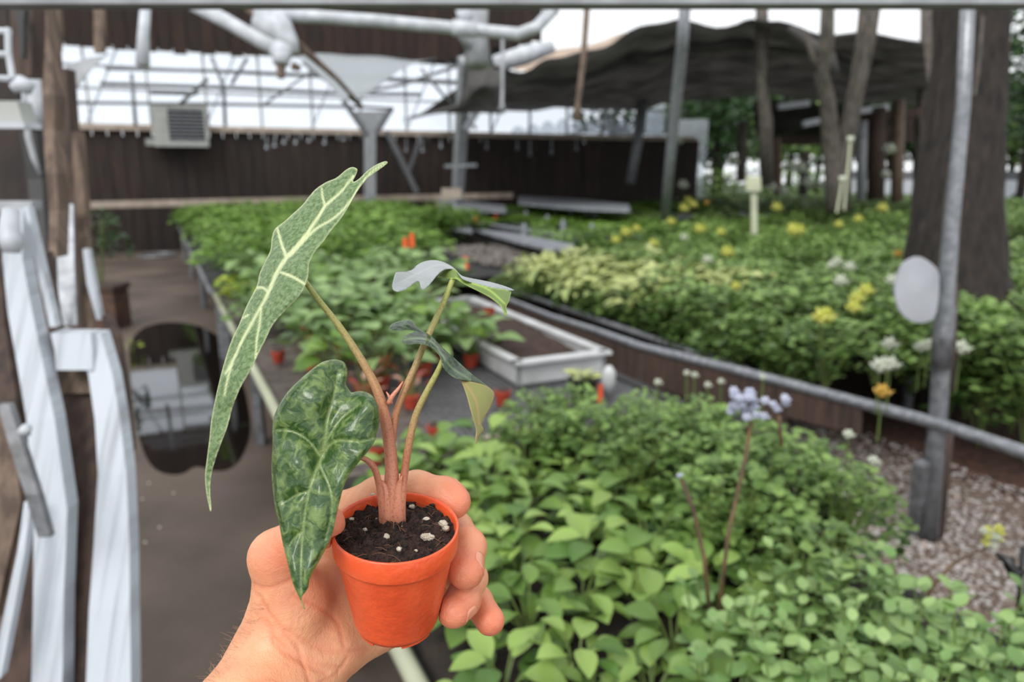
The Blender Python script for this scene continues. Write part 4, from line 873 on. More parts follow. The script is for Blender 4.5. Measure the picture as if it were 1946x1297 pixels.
for k, (xa, ya, xb, yb) in enumerate([(1590, 405, 1600, 345), (1604, 400, 1616, 270)]):
    t = thing('thin_flower_stake', ['left thin pale stake at the foot of the forked tree', 'right taller thin stake tipped with a pale bud'][k], 'stake', P(xa, ya, 9))
    MB().tube([P(xa, ya, 9), P(xb, yb, 9)], .014, 6).build('shaft', M['cream'], t)
    MB().tube([P(xb, yb, 9), P(xb+1, yb-9, 9)], [.03, .045], 8).build('bud', M['wht'], t, smooth=True)
# --- distant right: trees, pale van, shed wall
def bigtree(name, label, c, h, r, mat, n=900, leaf=.3):
    t = thing(name, label, 'tree', c)
    MB().tube([c, c+Z*h*.5, c+Z*h*.85], [.16, .13, .05], 8, wob=.1).build('trunk', M['bark'], t, smooth=True)
    mb = MB(); geo = leafgeo(leaf, leaf*.8, 'round', .2, .3, 2, 1)
    for i in range(n):
        v = Vector((R.gauss(0, .5), R.gauss(0, .5), R.gauss(0, .5))); v = v*(1/max(1, v.length))
        p = c+Z*h*.66+Vector((v.x*r, v.y*r, v.z*h*.36)); put(mb, geo, p, Vector((R.uniform(-1, 1), R.uniform(-1, 1), R.uniform(-.5, .5))), R.random(), R.uniform(.7, 1.3))
    mb.build('crown', M[mat], t, smooth=True, kind='stuff', recalc=False); return t
def onG(x, dist):
    r = ray(x, 330); p = CAM+r*dist; return Vector((p.x, p.y, 0))
bigtree('background_tree', 'dark green tree seen below the left part of the shade cloth', onG(1360, 27), 5.4, 2.0, 'lf_dark', 1300)
bigtree('background_tree', 'small green tree behind the hanging pole and dark wall end', onG(1165, 28), 4.6, 1.6, 'lf_dark', 700)
bigtree('background_tree', 'mid green tree between the slender trunk and the fork', onG(1500, 30), 4.4, 1.9, 'lf_small', 900)
bigtree('background_tree', 'green tree visible right behind the forked stems', onG(1690, 36), 5.5, 2.6, 'lf_dark', 1100)
bigtree('background_tree', 'tall dark tree at the right edge beyond the thick trunk', onG(1945, 27), 8.5, 2.2, 'lf_dark', 1500)
bigtree('background_tree', 'low pale tree at the right edge above the parked van', onG(1990, 34), 4.8, 2.4, 'lf_small', 900)
for k, x in enumerate((1290, 1345, 1415, 1500, 1560)):
    o = bush('background_shrub', ['round shrub below the dark background tree', 'shrub among the white blossoms left of the slender trunk', 'shrub right behind the slender trunk', 'light shrub left of the forked tree', 'shrub directly behind the forked tree'][k], 'shrub', 'lf_small', 260, 1.0, 1.6, .16, 'round', base=.05)
    o.location = onG(x, 23+k)
dt_ = bigtree('background_tree', 'leafy tree in the dark belt closing the view beyond the flower bed', onG(1300, 40), 6.2, 2.6, 'lf_dark', 2600, .34)
dt_['group'] = 'trees of the distant belt'
for k in range(9):
    copy_tree(dt_, onG(1370+k*92, 38+(k % 2)*7), k*1.7, 1+.12*(k % 2), None, None)
def van(x0, x1, dist, label):
    a = onG(x0, dist); b = onG(x1, dist); t = thing('parked_van', label, 'vehicle', (a+b)/2); u = (b-a).normalized(); ln = (b-a).length
    MB().beam(a+Z*.75, b+Z*.75, 1.6, .75).build('body', M['whitemetal'], t)
    MB().beam(a+u*ln*.2+Z*1.3, b-u*ln*.1+Z*1.3, 1.4, .4, taper=.9).build('cabin', M['galvdull'], t)
    for f in (.2, .8):
        c = a+u*ln*f+Z*.32; q = Vector((-u.y, u.x, 0)); MB().tube([c-q*.85, c-q*.6], .32, 14).build('wheel', M['black'], t, smooth=True)
van(1600, 1760, 32, 'white van parked far behind the shrubs left of the thick tree')
van(1890, 2010, 30, 'white van parked far at the right edge beyond the thick tree')
for k in range(9):
    x = 985+k*28; h_ = [20, 24, 30, 34, 36, 36, 38, 34, 30][k]; yb = 262
    single(MB().tube([Vector((P(x, yb, 20.5).x, P(x, yb, 20.5).y, 0)), P(x, yb-h_*.7, 20.5), P(x+1, yb-h_, 20.5)], [.2, .2, .09], 10), 'plastic_roll', M['rollw'], 'white rounded plastic roll standing in the row behind the dark wall', 'roll', 'white rolls behind the dark wall', smooth=True)
for k, (xa, xb, ya, yb, dd, mm) in enumerate([(1228, 1262, 180, 262, 22, 'rollw'), (1275, 1345, 228, 266, 22, 'rollw')]):
    mb = MB(); a = P(xa, (ya+yb)/2, dd); b = P(xb, (ya+yb)/2, dd); hh = a.z+(yb-ya)*dd/FPX/2; a.z = b.z = hh/2; mb.beam(a, b, .05, hh)
    single(mb, 'white_hoop_panel', M[mm], ['bright white panel left of the leaning pole', 'bright white low panel right of the leaning pole', 'row of white rolled plastic behind the dark wall'][k], 'panel')

# ---------------------------------------------------------------- say where in its bed each plant stands
ZONE = {
 'broad leaved plants on the near bench': [(lambda x, y: x < 1010 and y > 960, 'just right of the fingers'), (lambda x, y: y <= 960, 'toward the wire mesh'), (lambda x, y: x < 1250, 'between the fingers and the thin bare stem'), (lambda x, y: True, 'around the foot of the tall lilac flower')],
 'fine leaved plants beside the gravel': [(lambda x, y: x < 1300, 'left of the tall lilac flower'), (lambda x, y: y < 900, 'nearest the steel rail'), (lambda x, y: True, 'at the gravel edge')],
 'pale green plants in the nearest row': [(lambda x, y: x < 1350, 'left of the bare stems'), (lambda x, y: x < 1650, 'below the tall lilac flower'), (lambda x, y: True, 'before the gravel at the lower right')],
 'small leaved plants massed in the flower bed': [(lambda x, y: x > 1790, 'right of the steel pole'), (lambda x, y: y > 600, 'low behind the steel rail'), (lambda x, y: x < 1450, 'toward the leaning pole'), (lambda x, y: True, 'in front of the thick tree')],
 'shrubs in the far flower bed': [(lambda x, y: x < 1290, 'left of the leaning pole'), (lambda x, y: x < 1440, 'around the white stake sign'), (lambda x, y: x < 1640, 'at the forked tree'), (lambda x, y: x < 1760, 'between fork and thick tree'), (lambda x, y: True, 'beyond the thick tree')],
 'fresh green plants on the far bench': [(lambda x, y: x < 520, 'beside the path'), (lambda x, y: x < 740, 'behind the tall veined leaf'), (lambda x, y: True, 'near the bare mulch patch')],
 'low plants behind the steel rail': [(lambda x, y: x < 1250, 'next to the pale plants'), (lambda x, y: x < 1450, 'at the middle of the rail'), (lambda x, y: True, 'toward the steel pole')],
 'broad leaved pot plants behind the stems': [(lambda x, y: x < 640, 'at the cream pipe side'), (lambda x, y: x < 800, 'between the stalks'), (lambda x, y: True, 'beside the soil tray')],
}
SHORT = {'pale green plant with opposite oval leaves in the nearest row': 'pale green oval leaved plant in the nearest row', 'fine leaved green plant forming the mass left of the gravel': 'fine leaved green plant on the near bench', 'broad leaved plant in a small red pot on the middle bench': 'broad leaved plant in a small red pot', 'low round leaved plant growing right behind the steel rail': 'low round leaved plant behind the steel rail', 'broad leaved green plant with arching ovate leaves on the near bench': 'broad leaved green plant on the near bench', 'bushy bedding plant with small round green leaves massed in the yellow flowered bed': 'bushy small leaved plant in the flower bed'}
for o, p, _ in PLANTS:
    z = ZONE.get(o.get('group'))
    if z:
        q = PIX(p+Vector((0, 0, .25)))
        for f, txt in z:
            if f(q[0], q[1]):
                o['label'] = SHORT.get(o['label'], o['label'])+', '+txt; o['group'] = o['group']+' '+txt; break
# ================================================================ the held pot
AX = Vector((.045, -.105, 1)).normalized(); CR = P(752, 999, .376)
AU = AX.cross(Vector((0, 1, 0))).normalized(); AV = AX.cross(AU).normalized()
def pot_pt(r, h, a): return CR+AU*(r*math.cos(a))+AV*(r*math.sin(a))+AX*h
def lathe(prof, n=96):
    mb = MB(); vs = [pot_pt(r, h, 2*math.pi*k/n) for r, h in prof for k in range(n)]
    mb.add(vs, [(i*n+k, i*n+(k+1) % n, (i+1)*n+(k+1) % n, (i+1)*n+k) for i in range(len(prof)-1) for k in range(n)]); return mb
hero = thing('potted_plant', 'young arrow leaved plant with pale veins in the small orange pot held up in front', 'potted plant', CR-AX*.06)
prof = [(.0002, -.0555), (.0195, -.0555), (.0196, -.0535), (.0205, -.054), (.0212, -.052), (.0291, -.0125), (.0306, -.001), (.0311, .0), (.0318, .0003), (.0323, -.0006), (.0318, -.0118), (.0315, -.0128), (.0300, -.0131), (.0296, -.0150), (.0222, -.0560), (.0212, -.0585), (.0196, -.0586), (.0188, -.0565), (.0002, -.0565)]
prof = prof[::-1]
def orange_mat():
    m = mk('glossy_orange_plastic', L(220, 88, 46), L(206, 76, 38), .32, scale=50, detail=3, bump=.12, bscale=260)
    nt = m.node_tree; b = nt.nodes['Principled BSDF']; b.inputs['Subsurface Weight'].default_value = .12; b.inputs['Subsurface Radius'].default_value = (.01, .003, .001); b.inputs['Subsurface Scale'].default_value = .3
    return m
M['hotpot'] = orange_mat()
lathe(prof).build('pot', M['hotpot'], hero, smooth=True)
mb = MB()
for k in range(4):
    a = k*math.pi/2+.7; vs = []
    for aa in np.linspace(a-.42, a+.42, 7):
        for r, h in ((.0190, -.0575), (.0212, -.0575), (.0207, -.0602), (.0192, -.0602)): vs.append(pot_pt(r, h, aa))
    mb.add(vs, [(i*4+j, i*4+(j+1) % 4, i*4+4+(j+1) % 4, i*4+4+j) for i in range(6) for j in range(4)]+[(3, 2, 1, 0), (24, 25, 26, 27)])
mb.build('pot_feet', M['hotpot'], hero, smooth=False)
# soil
def soil_h(x, y):
    r = math.hypot(x, y)
    return -.0036+.0016*math.sin(x*310+1)*math.sin(y*270+2)+.0010*math.sin(x*720+y*500)+.0008*math.sin(y*900-x*350)+.0035*math.exp(-((x+.001)**2+(y-.003)**2)/.00004)-.0016*(r/.031)**4
mb = MB(); nr, na = 34, 120; vs = []
for i in range(nr):
    r = .0305*(i/(nr-1))
    for k in range(na):
        a = 2*math.pi*k/na; x, y = r*math.cos(a), r*math.sin(a)
        vs.append(pot_pt(r, soil_h(x, y)+R.uniform(-.0005, .0006)*(1 if r > .002 else 0), a))
mb.add(vs, [(i*na+k, i*na+(k+1) % na, (i+1)*na+(k+1) % na, (i+1)*na+k) for i in range(nr-1) for k in range(na)])
M['fsoil'] = mk('dark_peat', L(84, 54, 42), L(30, 18, 14), .95, scale=420, detail=6, bump=1, bscale=900, contrast=(.4, .62))
soil = mb.build('soil', M['fsoil'], hero, smooth=True); ORG_soil = Vector(soil.location)
def soil_at(px, py):
    r = ray(px, py); k = ((CR-AX*.0045)-CAM).dot(AX)/r.dot(AX); return CAM+r*k
M['perlite'] = mk('perlite_white', L(206, 196, 178), L(172, 158, 138), .8, scale=300, bump=.5)
ico = [Vector(v) for v in oct_v]
def lump(c, r, sq=(1, 1, 1)):
    bm = bmesh.new(); bmesh.ops.create_icosphere(bm, subdivisions=2, radius=1); mb = MB()
    vs = [c+Vector((v.co.x*sq[0], v.co.y*sq[1], v.co.z*sq[2]))*r*(1+R.uniform(-.22, .22)) for v in bm.verts]
    mb.add(vs, [tuple(v.index for v in f.verts) for f in bm.faces]); bm.free(); return mb
for x, y, r in [(735, 1023, 7), (764, 1008, 6), (810, 990, 6), (811, 1023, 9), (818, 1025, 7), (842, 1000, 8), (848, 1008, 6), (758, 1047, 5), (783, 966, 5), (709, 944, 5), (718, 990, 4), (694, 1010, 4), (645, 1013, 5), (700, 1030, 3), (790, 1050, 3), (668, 990, 4), (838, 1015, 4), (775, 945, 4)]:
    p = soil_at(x, y)+AX*.0008; lump(p, r*1.25/3700, (1, .8, .75)).build('perlite_grain', M['perlite'], None, smooth=True, origin=CR-AX*.06)
    o = bpy.context.scene.collection.objects[-1]; o.parent = soil; o.location = (0, 0, 0)
mb = MB()
for i in range(420):
    a = R.random()*6.28; r = .0295*math.sqrt(R.random()); x, y = r*math.cos(a), r*math.sin(a); rr = R.uniform(.0003, .0011)
    c = pot_pt(r, soil_h(x, y)+rr*.5, a); mb.add([c+Vector((v.x*rr*R.uniform(.7, 1.8), v.y*rr, v.z*rr)) for v in ico], oct_f)
mb.build('soil_crumbs', M['fsoil'], hero, kind='stuff')
mb = MB()
for i in range(60):
    a = R.random()*6.28; r = .028*math.sqrt(R.random()); x, y = r*math.cos(a), r*math.sin(a); c = pot_pt(r, soil_h(x, y)+.0008, a)
    d = Vector((R.uniform(-1, 1), R.uniform(-1, 1), R.uniform(-.1, .3)))*.0035
    mb.tube([c-d, c+Vector((0, 0, .0008)), c+d+Vector((R.uniform(-1, 1), R.uniform(-1, 1), 0))*.001], .00012, 4)
mb.build('root_fibres', mk('tan_root_fibre', L(120, 84, 58), None, .8), hero, kind='stuff')
# ---------------------------------------------------------------- leaves built over measured outlines
def catmull(pts, sub=6, closed=False):
    n = len(pts); out = []; rng = range(n if closed else n-1)
    for i in rng:
        g = (lambda k: pts[k % n]) if closed else (lambda k: pts[max(0, min(n-1, k))])
        p0, p1, p2, p3 = [np.array(g(i+k), float) for k in (-1, 0, 1, 2)]
        for j in range(sub):
            t = j/sub; out.append(tuple(.5*((2*p1)+(-p0+p2)*t+(2*p0-5*p1+4*p2-p3)*t*t+(-p0+3*p1-3*p2+p3)*t**3)))
    if not closed: out.append(tuple(pts[-1]))
    return out
def resample(pts, step, closed):
    p = np.array(pts, float); 
    if closed: p = np.vstack([p, p[:1]])
    seg = np.hypot(*(p[1:, :2]-p[:-1, :2]).T); cum = np.concatenate([[0], np.cumsum(seg)]); n = max(3, int(cum[-1]/step))
    u = np.linspace(0, cum[-1], n, endpoint=not closed)
    return np.stack([np.interp(u, cum, p[:, k]) for k in range(p.shape[1])], 1)
def rbf(ctrl):
    c = np.array(ctrl, float); n = len(c); X = c[:, :2]/100; r = np.linalg.norm(X[:, None]-X[None], axis=2)
    K = np.where(r > 0, r*r*np.log(r+1e-12), 0)+np.eye(n)*1e-3; A = np.hstack([np.ones((n, 1)), X])
    Mx = np.block([[K, A], [A.T, np.zeros((3, 3))]]); w = np.linalg.solve(Mx, np.concatenate([c[:, 2], np.zeros(3)]))
    def f(q):
        q = q/100; r = np.linalg.norm(q[:, None]-X[None], axis=2); return np.where(r > 0, r*r*np.log(r+1e-12), 0) @ w[:n]+w[n]+q @ w[n+1:]
    return f
def inside(q, poly):
    x, y = q[:, 0], q[:, 1]; c = np.zeros(len(q), bool); n = len(poly)
    for i in range(n):
        x1, y1 = poly[i]; x2, y2 = poly[(i+1) % n]
        if y1 == y2: continue
        k = ((y1 > y) != (y2 > y)) & (x < (x2-x1)*(y-y1)/(y2-y1)+x1); c ^= k
    return c
def segdist(q, line):
    d = np.full(len(q), 1e9); wd = np.zeros(len(q))
    for a, b in zip(line[:-1], line[1:]):
        A = np.array(a[:2]); B = np.array(b[:2]); ab = B-A; t = np.clip(((q-A) @ ab)/max(1e-9, ab @ ab), 0, 1)
        e = np.linalg.norm(q-(A+t[:, None]*ab), axis=1); m = e < d; d[m] = e[m]; wd[m] = (a[2]+(b[2]-a[2])*t)[m]
    return d, wd
def leaf_mesh(name, outline, ctrl, veins, mtop, mund, medge, step=4.0, closed_sub=3, puck=.0012, flip=False, margin=3.0, thick=.00045, label=None, pfreq=None):
    oc = resample(catmull(outline, closed_sub, True), step, True); lo, hi = oc.min(0), oc.max(0)
    gx, gy = np.meshgrid(np.arange(lo[0], hi[0], step), np.arange(lo[1], hi[1], step*.87)); gx = gx+(np.arange(gx.shape[0])[:, None] % 2)*step/2
    q = np.stack([gx.ravel(), gy.ravel()], 1); q = q[inside(q, oc)]; d, _ = segdist(q, [tuple(p)+(0,) for p in np.vstack([oc, oc[:1]])]); q = q[d > step*.55]
    allp = np.vstack([oc, q]); n0 = len(oc)
    vv, ee, ff, *_ = delaunay_2d_cdt([Vector(p) for p in allp], [(i, (i+1) % n0) for i in range(n0)], [], 1, 1e-4)
    V2 = np.array([tuple(v) for v in vv]); F = [f for f in ff if len(f) >= 3]
    zf = rbf(ctrl)(V2); vein = np.zeros(len(V2)); dmin = np.full(len(V2), 30.0)
    for v in veins:
        pts = catmull([tuple(p) for p in v], 4); dd, ww = segdist(V2, pts)
        vein = np.maximum(vein, np.clip((ww/2+1.6-dd)/2.2, 0, 1)); dmin = np.minimum(dmin, dd)
    de, _ = segdist(V2, [tuple(p)+(0,) for p in np.vstack([oc, oc[:1]])])
    vein = np.maximum(vein, np.clip((margin-de)/margin, 0, 1)*.75)
    bul = puck*np.clip(dmin/18, 0, 1)**.7*np.clip(de/10, 0, 1)
    if pfreq: bul = bul+.0004*np.sin(V2[:, 0]*pfreq)*np.sin(V2[:, 1]*pfreq*1.3+V2[:, 0]*.05)*np.clip(dmin/8, 0, 1)
    top = [P(a, b, z-k) for (a, b), z, k in zip(V2, zf, bul)]
    n = len(top); bot = [p+ray(a, b)*thick for p, (a, b) in zip(top, V2)]
    # orientation: faces toward the camera
    def face_cam(f):
        a, b, c = top[f[0]], top[f[1]], top[f[2]]; return (b-a).cross(c-a).dot(CAM-a) > 0
    F = [tuple(f) if face_cam(f) else tuple(reversed(f)) for f in F]
    used = {}
    for f in F:
        for i in range(len(f)): used[(f[i], f[(i+1) % len(f)])] = 1
    rim = [(a, b) for (a, b) in used if (b, a) not in used]
    fs = F+[tuple(i+n for i in reversed(f)) for f in F]+[(b, a, a+n, b+n) for a, b in rim]
    mi = [0]*len(F)+[1]*len(F)+[2]*len(rim)
    mb = MB(); mb.v = top+bot; mb.f = fs; mb.m = mi; mb.t = [0]*len(fs)
    mats = [mund, mtop, medge] if flip else [mtop, mund, medge]
    o = mb.build(name, mats, hero, smooth=True, recalc=False, label=label)
    at = o.data.attributes.new('vein', 'FLOAT', 'POINT'); at.data.foreach_set('value', np.concatenate([vein, vein]).astype(np.float32))
    return o
def leafmat(name, g1, g2, pale, rough=.3, speck=.0, nscale=220, bumpd=.0006, bstr=.5, coat=0, splot=None, cr=(.38, .62), vk=1.0, det=4):
    m = bpy.data.materials.new(name); m.use_nodes = True; nt = m.node_tree; N = nt.nodes; K = nt.links; b = N['Principled BSDF']
    tc = N.new('ShaderNodeTexCoord'); nz = N.new('ShaderNodeTexNoise'); nz.inputs['Scale'].default_value = nscale; nz.inputs['Detail'].default_value = det; nz.inputs['Distortion'].default_value = .8; K.new(tc.outputs['Object'], nz.inputs[0])
    n2 = N.new('ShaderNodeTexNoise'); n2.inputs['Scale'].default_value = 28; n2.inputs['Detail'].default_value = 6; K.new(tc.outputs['Object'], n2.inputs[0])
    rp = N.new('ShaderNodeValToRGB'); rp.color_ramp.elements[0].position = cr[0]; rp.color_ramp.elements[1].position = cr[1]
    rp.color_ramp.elements[0].color = g1; rp.color_ramp.elements[1].color = g2; K.new((nz if splot else n2).outputs[0], rp.inputs[0])
    at = N.new('ShaderNodeAttribute'); at.attribute_name = 'vein'
    mx = N.new('ShaderNodeMix'); mx.data_type = 'RGBA'; vm = N.new('ShaderNodeMath'); vm.operation = 'MULTIPLY'; vm.inputs[1].default_value = vk; K.new(at.outputs['Fac'], vm.inputs[0]); K.new(vm.outputs[0], mx.inputs[0]); K.new(rp.outputs[0], mx.inputs[6]); mx.inputs[7].default_value = pale
    K.new(mx.outputs[2], b.inputs['Base Color'])
    rr = N.new('ShaderNodeMapRange'); rr.inputs[1].default_value = .42; rr.inputs[2].default_value = .58; rr.inputs[3].default_value = rough; rr.inputs[4].default_value = rough+.22; K.new(n2.outputs[0], rr.inputs[0]); K.new(rr.outputs[0], b.inputs['Roughness'])
    bp = N.new('ShaderNodeBump'); bp.inputs['Distance'].default_value = bumpd; bp.inputs['Strength'].default_value = bstr; K.new(nz.outputs[0], bp.inputs['Height']); K.new(bp.outputs[0], b.inputs['Normal'])
    b.inputs['Coat Weight'].default_value = coat; b.inputs['Coat Roughness'].default_value = .12
    tl = N.new('ShaderNodeBsdfTranslucent'); K.new(mx.outputs[2], tl.inputs[0]); ms = N.new('ShaderNodeMixShader'); ms.inputs[0].default_value = .15
    K.new(b.outputs[0], ms.inputs[1]); K.new(tl.outputs[0], ms.inputs[2]); K.new(ms.outputs[0], N['Material Output'].inputs[0]); return m
LT1 = leafmat('veined_leaf_top', L(72, 98, 50), L(112, 134, 88), L(190, 198, 150), .34, nscale=420, splot=True, bumpd=.0012, bstr=.6)
LT2 = leafmat('wet_dark_leaf_top', L(42, 74, 24), L(106, 128, 66), L(140, 158, 92), .14, nscale=210, bumpd=.0016, bstr=.9, coat=.5, splot=True, cr=(.44, .66), vk=.55, det=8)  # lighter mottling paints the reflective silver speckle into the green
LT3 = leafmat('sky_sheen_leaf_top', L(96, 106, 102), L(140, 146, 150), L(150, 158, 150), .2, nscale=130, bumpd=.0010, bstr=.6, coat=.8, vk=.5)  # grey base colour holds the silvery sky reflection of a dark green leaf
LT4 = leafmat('dark_twisted_leaf_top', L(26, 50, 22), L(58, 80, 46), L(120, 146, 96), .2, nscale=190, bumpd=.0014, bstr=.8, coat=.15, splot=True, cr=(.46, .66), vk=.6)
LU1 = leafmat('bright_green_underside', L(96, 116, 56), L(108, 126, 66), L(150, 176, 84), .42, nscale=60)
LU2 = leafmat('olive_pink_underside', L(120, 116, 66), L(132, 134, 76), L(164, 132, 92), .42, nscale=70)
LE = leafmat('pale_leaf_margin', L(150, 170, 110), L(150, 170, 110), L(176, 190, 132), .4)
A_ = lambda pts: [(380+x*620/1915, 280+y*620/1915)+tuple(r) for x, y, *r in pts]
B_ = lambda pts: [(380+x*620/1303, 680+y*620/1303)+tuple(r) for x, y, *r in pts]
D_ = lambda pts: [(700+x*600/1853, 580+y*600/1853)+tuple(r) for x, y, *r in pts]
out1 = A_([(925, 135), (912, 120), (885, 118), (850, 138), (800, 180), (740, 205), (680, 245), (640, 290), (600, 340), (540, 395), (490, 440), (440, 480), (420, 540), (415, 600), (385, 665), (350, 740), (335, 810), (300, 880), (265, 950), (230, 1040), (195, 1110), (165, 1190), (138, 1280)]) \
 + B_([(78, 90), (60, 170), (45, 250), (38, 320), (28, 400), (20, 470), (25, 540), (35, 590), (42, 617), (46, 600), (41, 540), (44, 480), (58, 420), (82, 350), (112, 270), (130, 200), (162, 120), (200, 55)]) \
 + A_([(345, 1210), (395, 1110), (430, 1040), (500, 960), (570, 890), (610, 830), (635, 760), (640, 690), (670, 620), (720, 560), (770, 490), (820, 430), (860, 370), (900, 300), (930, 250), (960, 210), (985, 180), (1040, 140), (1095, 100), (1103, 88), (1085, 82), (1030, 105), (980, 140), (940, 180), (905, 203), (898, 196), (910, 175)])
ve1 = [A_([(515, 640, 6), (460, 720, 6.5), (420, 810, 6), (390, 880, 5), (350, 950, 4), (300, 1040, 4.5), (250, 1130, 4), (200, 1240, 3.5), (150, 1330, 3)]),
 A_([(515, 640, 7), (570, 580, 6), (640, 490, 5), (700, 400, 4.5), (740, 340, 4), (830, 260, 3), (900, 165, 2)]),
 A_([(530, 635, 5), (600, 560, 4), (680, 480, 3.5), (780, 420, 3), (860, 345, 2.5), (930, 240, 2), (1000, 150, 1.5), (1080, 95, 1)]),
 A_([(510, 650, 5), (480, 570, 4), (455, 480, 2.5)]), A_([(475, 735, 3.5), (520, 750, 4.5), (570, 775, 4), (612, 802, 3.5)]), A_([(400, 850, 3.5), (370, 825, 3.5), (335, 828, 3), (310, 860, 2)]),
 A_([(735, 345, 3), (720, 290, 2.5), (715, 240, 1.5)]), A_([(360, 940, 2.5), (350, 1040, 2.5), (335, 1120, 2.5), (330, 1180, 2), (325, 1240, 1.5)]), B_([(135, 8, 3), (112, 80, 2.5), (98, 150, 2)]), A_([(285, 985, 2.5), (245, 1010, 2), (215, 1060, 1.5)])]
c1 = [(545, 490, .372), (397, 965, .330), (402, 900, .334), (430, 780, .342), (470, 650, .352), (510, 570, .362), (600, 430, .385), (675, 325, .402), (730, 310, .398), (690, 380, .384), (640, 440, .372), (590, 520, .357), (560, 610, .346), (500, 690, .338), (515, 480, .386), (488, 560, .372), (440, 640, .362), (410, 740, .350), (560, 400, .404), (620, 340, .410), (390, 850, .338), (445, 760, .337), (590, 460, .378)]
leaf_mesh('leaf', out1, c1, ve1, LT1, LU1, LE, 3.2, 3, puck=.0022, pfreq=.32, label='tall narrow arrow shaped leaf with cream veins')
out2 = B_([(545, 8), (575, 18), (588, 45), (588, 80), (583, 105), (596, 128), (606, 140), (630, 134), (665, 138), (695, 160), (712, 200), (716, 260), (705, 310), (690, 350), (650, 400), (610, 450), (580, 500), (562, 560), (545, 630), (530, 700), (500, 770), (462, 840), (440, 880), (432, 920), (415, 945), (405, 962), (412, 985), (421, 1006), (414, 1003), (402, 972), (370, 900), (350, 820), (330, 740), (315, 660), (300, 600), (290, 520), (285, 440), (290, 350), (290, 260), (305, 210), (340, 150), (380, 105), (430, 60), (480, 22), (515, 10)])
ve2 = [B_([(487, 395, 7), (455, 470, 6), (432, 550, 5), (416, 650, 4.5), (407, 750, 4), (403, 850, 3), (405, 960, 2)]), B_([(487, 395, 10), (500, 320, 8), (512, 230, 6), (535, 150, 4), (548, 70, 2)]), B_([(487, 395, 8), (515, 350, 7), (560, 330, 5), (640, 336, 3.5), (700, 322, 2)]),
 B_([(500, 340, 4), (560, 250, 3), (640, 185, 2)]), B_([(478, 390, 5), (430, 330, 3.5), (370, 295, 2.5), (310, 290, 1.5)]), B_([(432, 535, 4), (385, 550, 3), (345, 575, 1.5)]), B_([(475, 430, 4), (518, 520, 3), (527, 620, 2.5), (500, 730, 1.5)]), B_([(414, 690, 3), (380, 720, 2), (350, 760, 1.2)])]
c2 = [(612, 868, .352), (578, 1145, .332), (574, 1080, .334), (580, 990, .340), (630, 780, .356), (640, 700, .366), (540, 810, .352), (522, 900, .350), (530, 1000, .344), (560, 740, .352), (600, 700, .360), (690, 770, .352), (716, 810, .356), (690, 870, .346), (650, 930, .343), (635, 1010, .342), (610, 1070, .338), (565, 880, .343), (660, 830, .348), (605, 760, .350), (550, 1060, .338), (667, 748, .362)]
leaf_mesh('leaf', out2, c2, ve2, LT2, LU1, LE, 3.4, 3, puck=.0028, label='broad wet dark green arrow shaped leaf')
# upper right leaf: glossy upper side and green underside
o3a = A_([(1150, 735), (1180, 731), (1215, 728), (1250, 716), (1270, 695), (1300, 676), (1350, 663), (1400, 665), (1445, 680), (1480, 700), (1505, 722), (1530, 750), (1560, 762), (1600, 770), (1700, 790), (1780, 812), (1845, 838), (1825, 843), (1790, 838), (1740, 833), (1680, 822), (1620, 806), (1560, 785), (1530, 765), (1500, 722), (1460, 716), (1430, 722), (1400, 745), (1375, 775), (1345, 812), (1312, 838), (1295, 825), (1290, 800), (1280, 786), (1250, 805), (1210, 835), (1165, 850), (1138, 842), (1127, 820), (1135, 780)])
c3a = [(755, 520, .362), (750, 548, .348), (800, 545, .352), (810, 503, .395), (840, 495, .402), (866, 510, .393), (885, 527, .388), (975, 551, .394), (920, 536, .398), (920, 547, .389), (790, 520, .374), (830, 520, .378)]
leaf_mesh('leaf', o3a, c3a, [A_([(1490, 712, 2.5), (1400, 690, 2), (1280, 740, 1.5), (1160, 800, 1)])], LT3, LU1, LE, 2.6, 2, puck=.0008, margin=2, label='upper side of the right leaf curling over its stalk')
o3b = A_([(1392, 764), (1410, 745), (1440, 724), (1475, 715), (1500, 720), (1525, 745), (1545, 765), (1580, 786), (1640, 806), (1700, 822), (1760, 832), (1826, 843), (1822, 870), (1816, 905), (1800, 930), (1800, 960), (1804, 990), (1796, 988), (1785, 975), (1765, 935), (1740, 912), (1700, 882), (1640, 850), (1580, 820), (1530, 792), (1505, 775), (1480, 776), (1440, 770)])
c3b = [(832, 527, .392), (866, 512, .3895), (866, 530, .385), (890, 530, .388), (971, 553, .393), (965, 600, .378), (955, 575, .381), (930, 565, .383), (900, 545, .384)]
leaf_mesh('leaf_underside', o3b, c3b, [A_([(1500, 770, 3), (1600, 800, 2), (1700, 840, 2), (1790, 920, 1.5)])], LT3, LU1, LE, 2.6, 2, puck=.0006, flip=True, margin=2, label='bright green underside of the right leaf')
o4a = D_([(122, 132), (140, 110), (170, 98), (205, 90), (240, 87), (262, 100), (275, 120), (330, 158), (380, 190), (430, 245), (480, 290), (560, 362), (620, 415), (680, 460), (728, 500), (738, 520), (700, 484), (660, 464), (620, 452), (560, 442), (510, 430), (470, 402), (440, 370), (418, 300), (385, 262), (340, 237), (290, 228), (245, 235), (205, 226), (195, 210), (215, 182), (250, 164), (280, 156), (240, 146), (190, 152), (140, 152)])
c4 = [(742, 625, .378), (775, 610, .384), (770, 650, .362), (800, 640, .376), (830, 660, .372), (845, 690, .364), (870, 700, .374), (900, 722, .372), (938, 748, .374), (850, 710, .362), (810, 652, .366), (880, 722, .364)]
leaf_mesh('leaf', o4a, c4, [D_([(210, 205, 2), (290, 195, 2.5), (370, 215, 3), (430, 290, 3), (480, 360, 2.5), (600, 440, 1.5)])], LT4, LU2, LE, 2.4, 2, puck=.0012, margin=2.2, label='small dark twisted leaf with silver flecks')
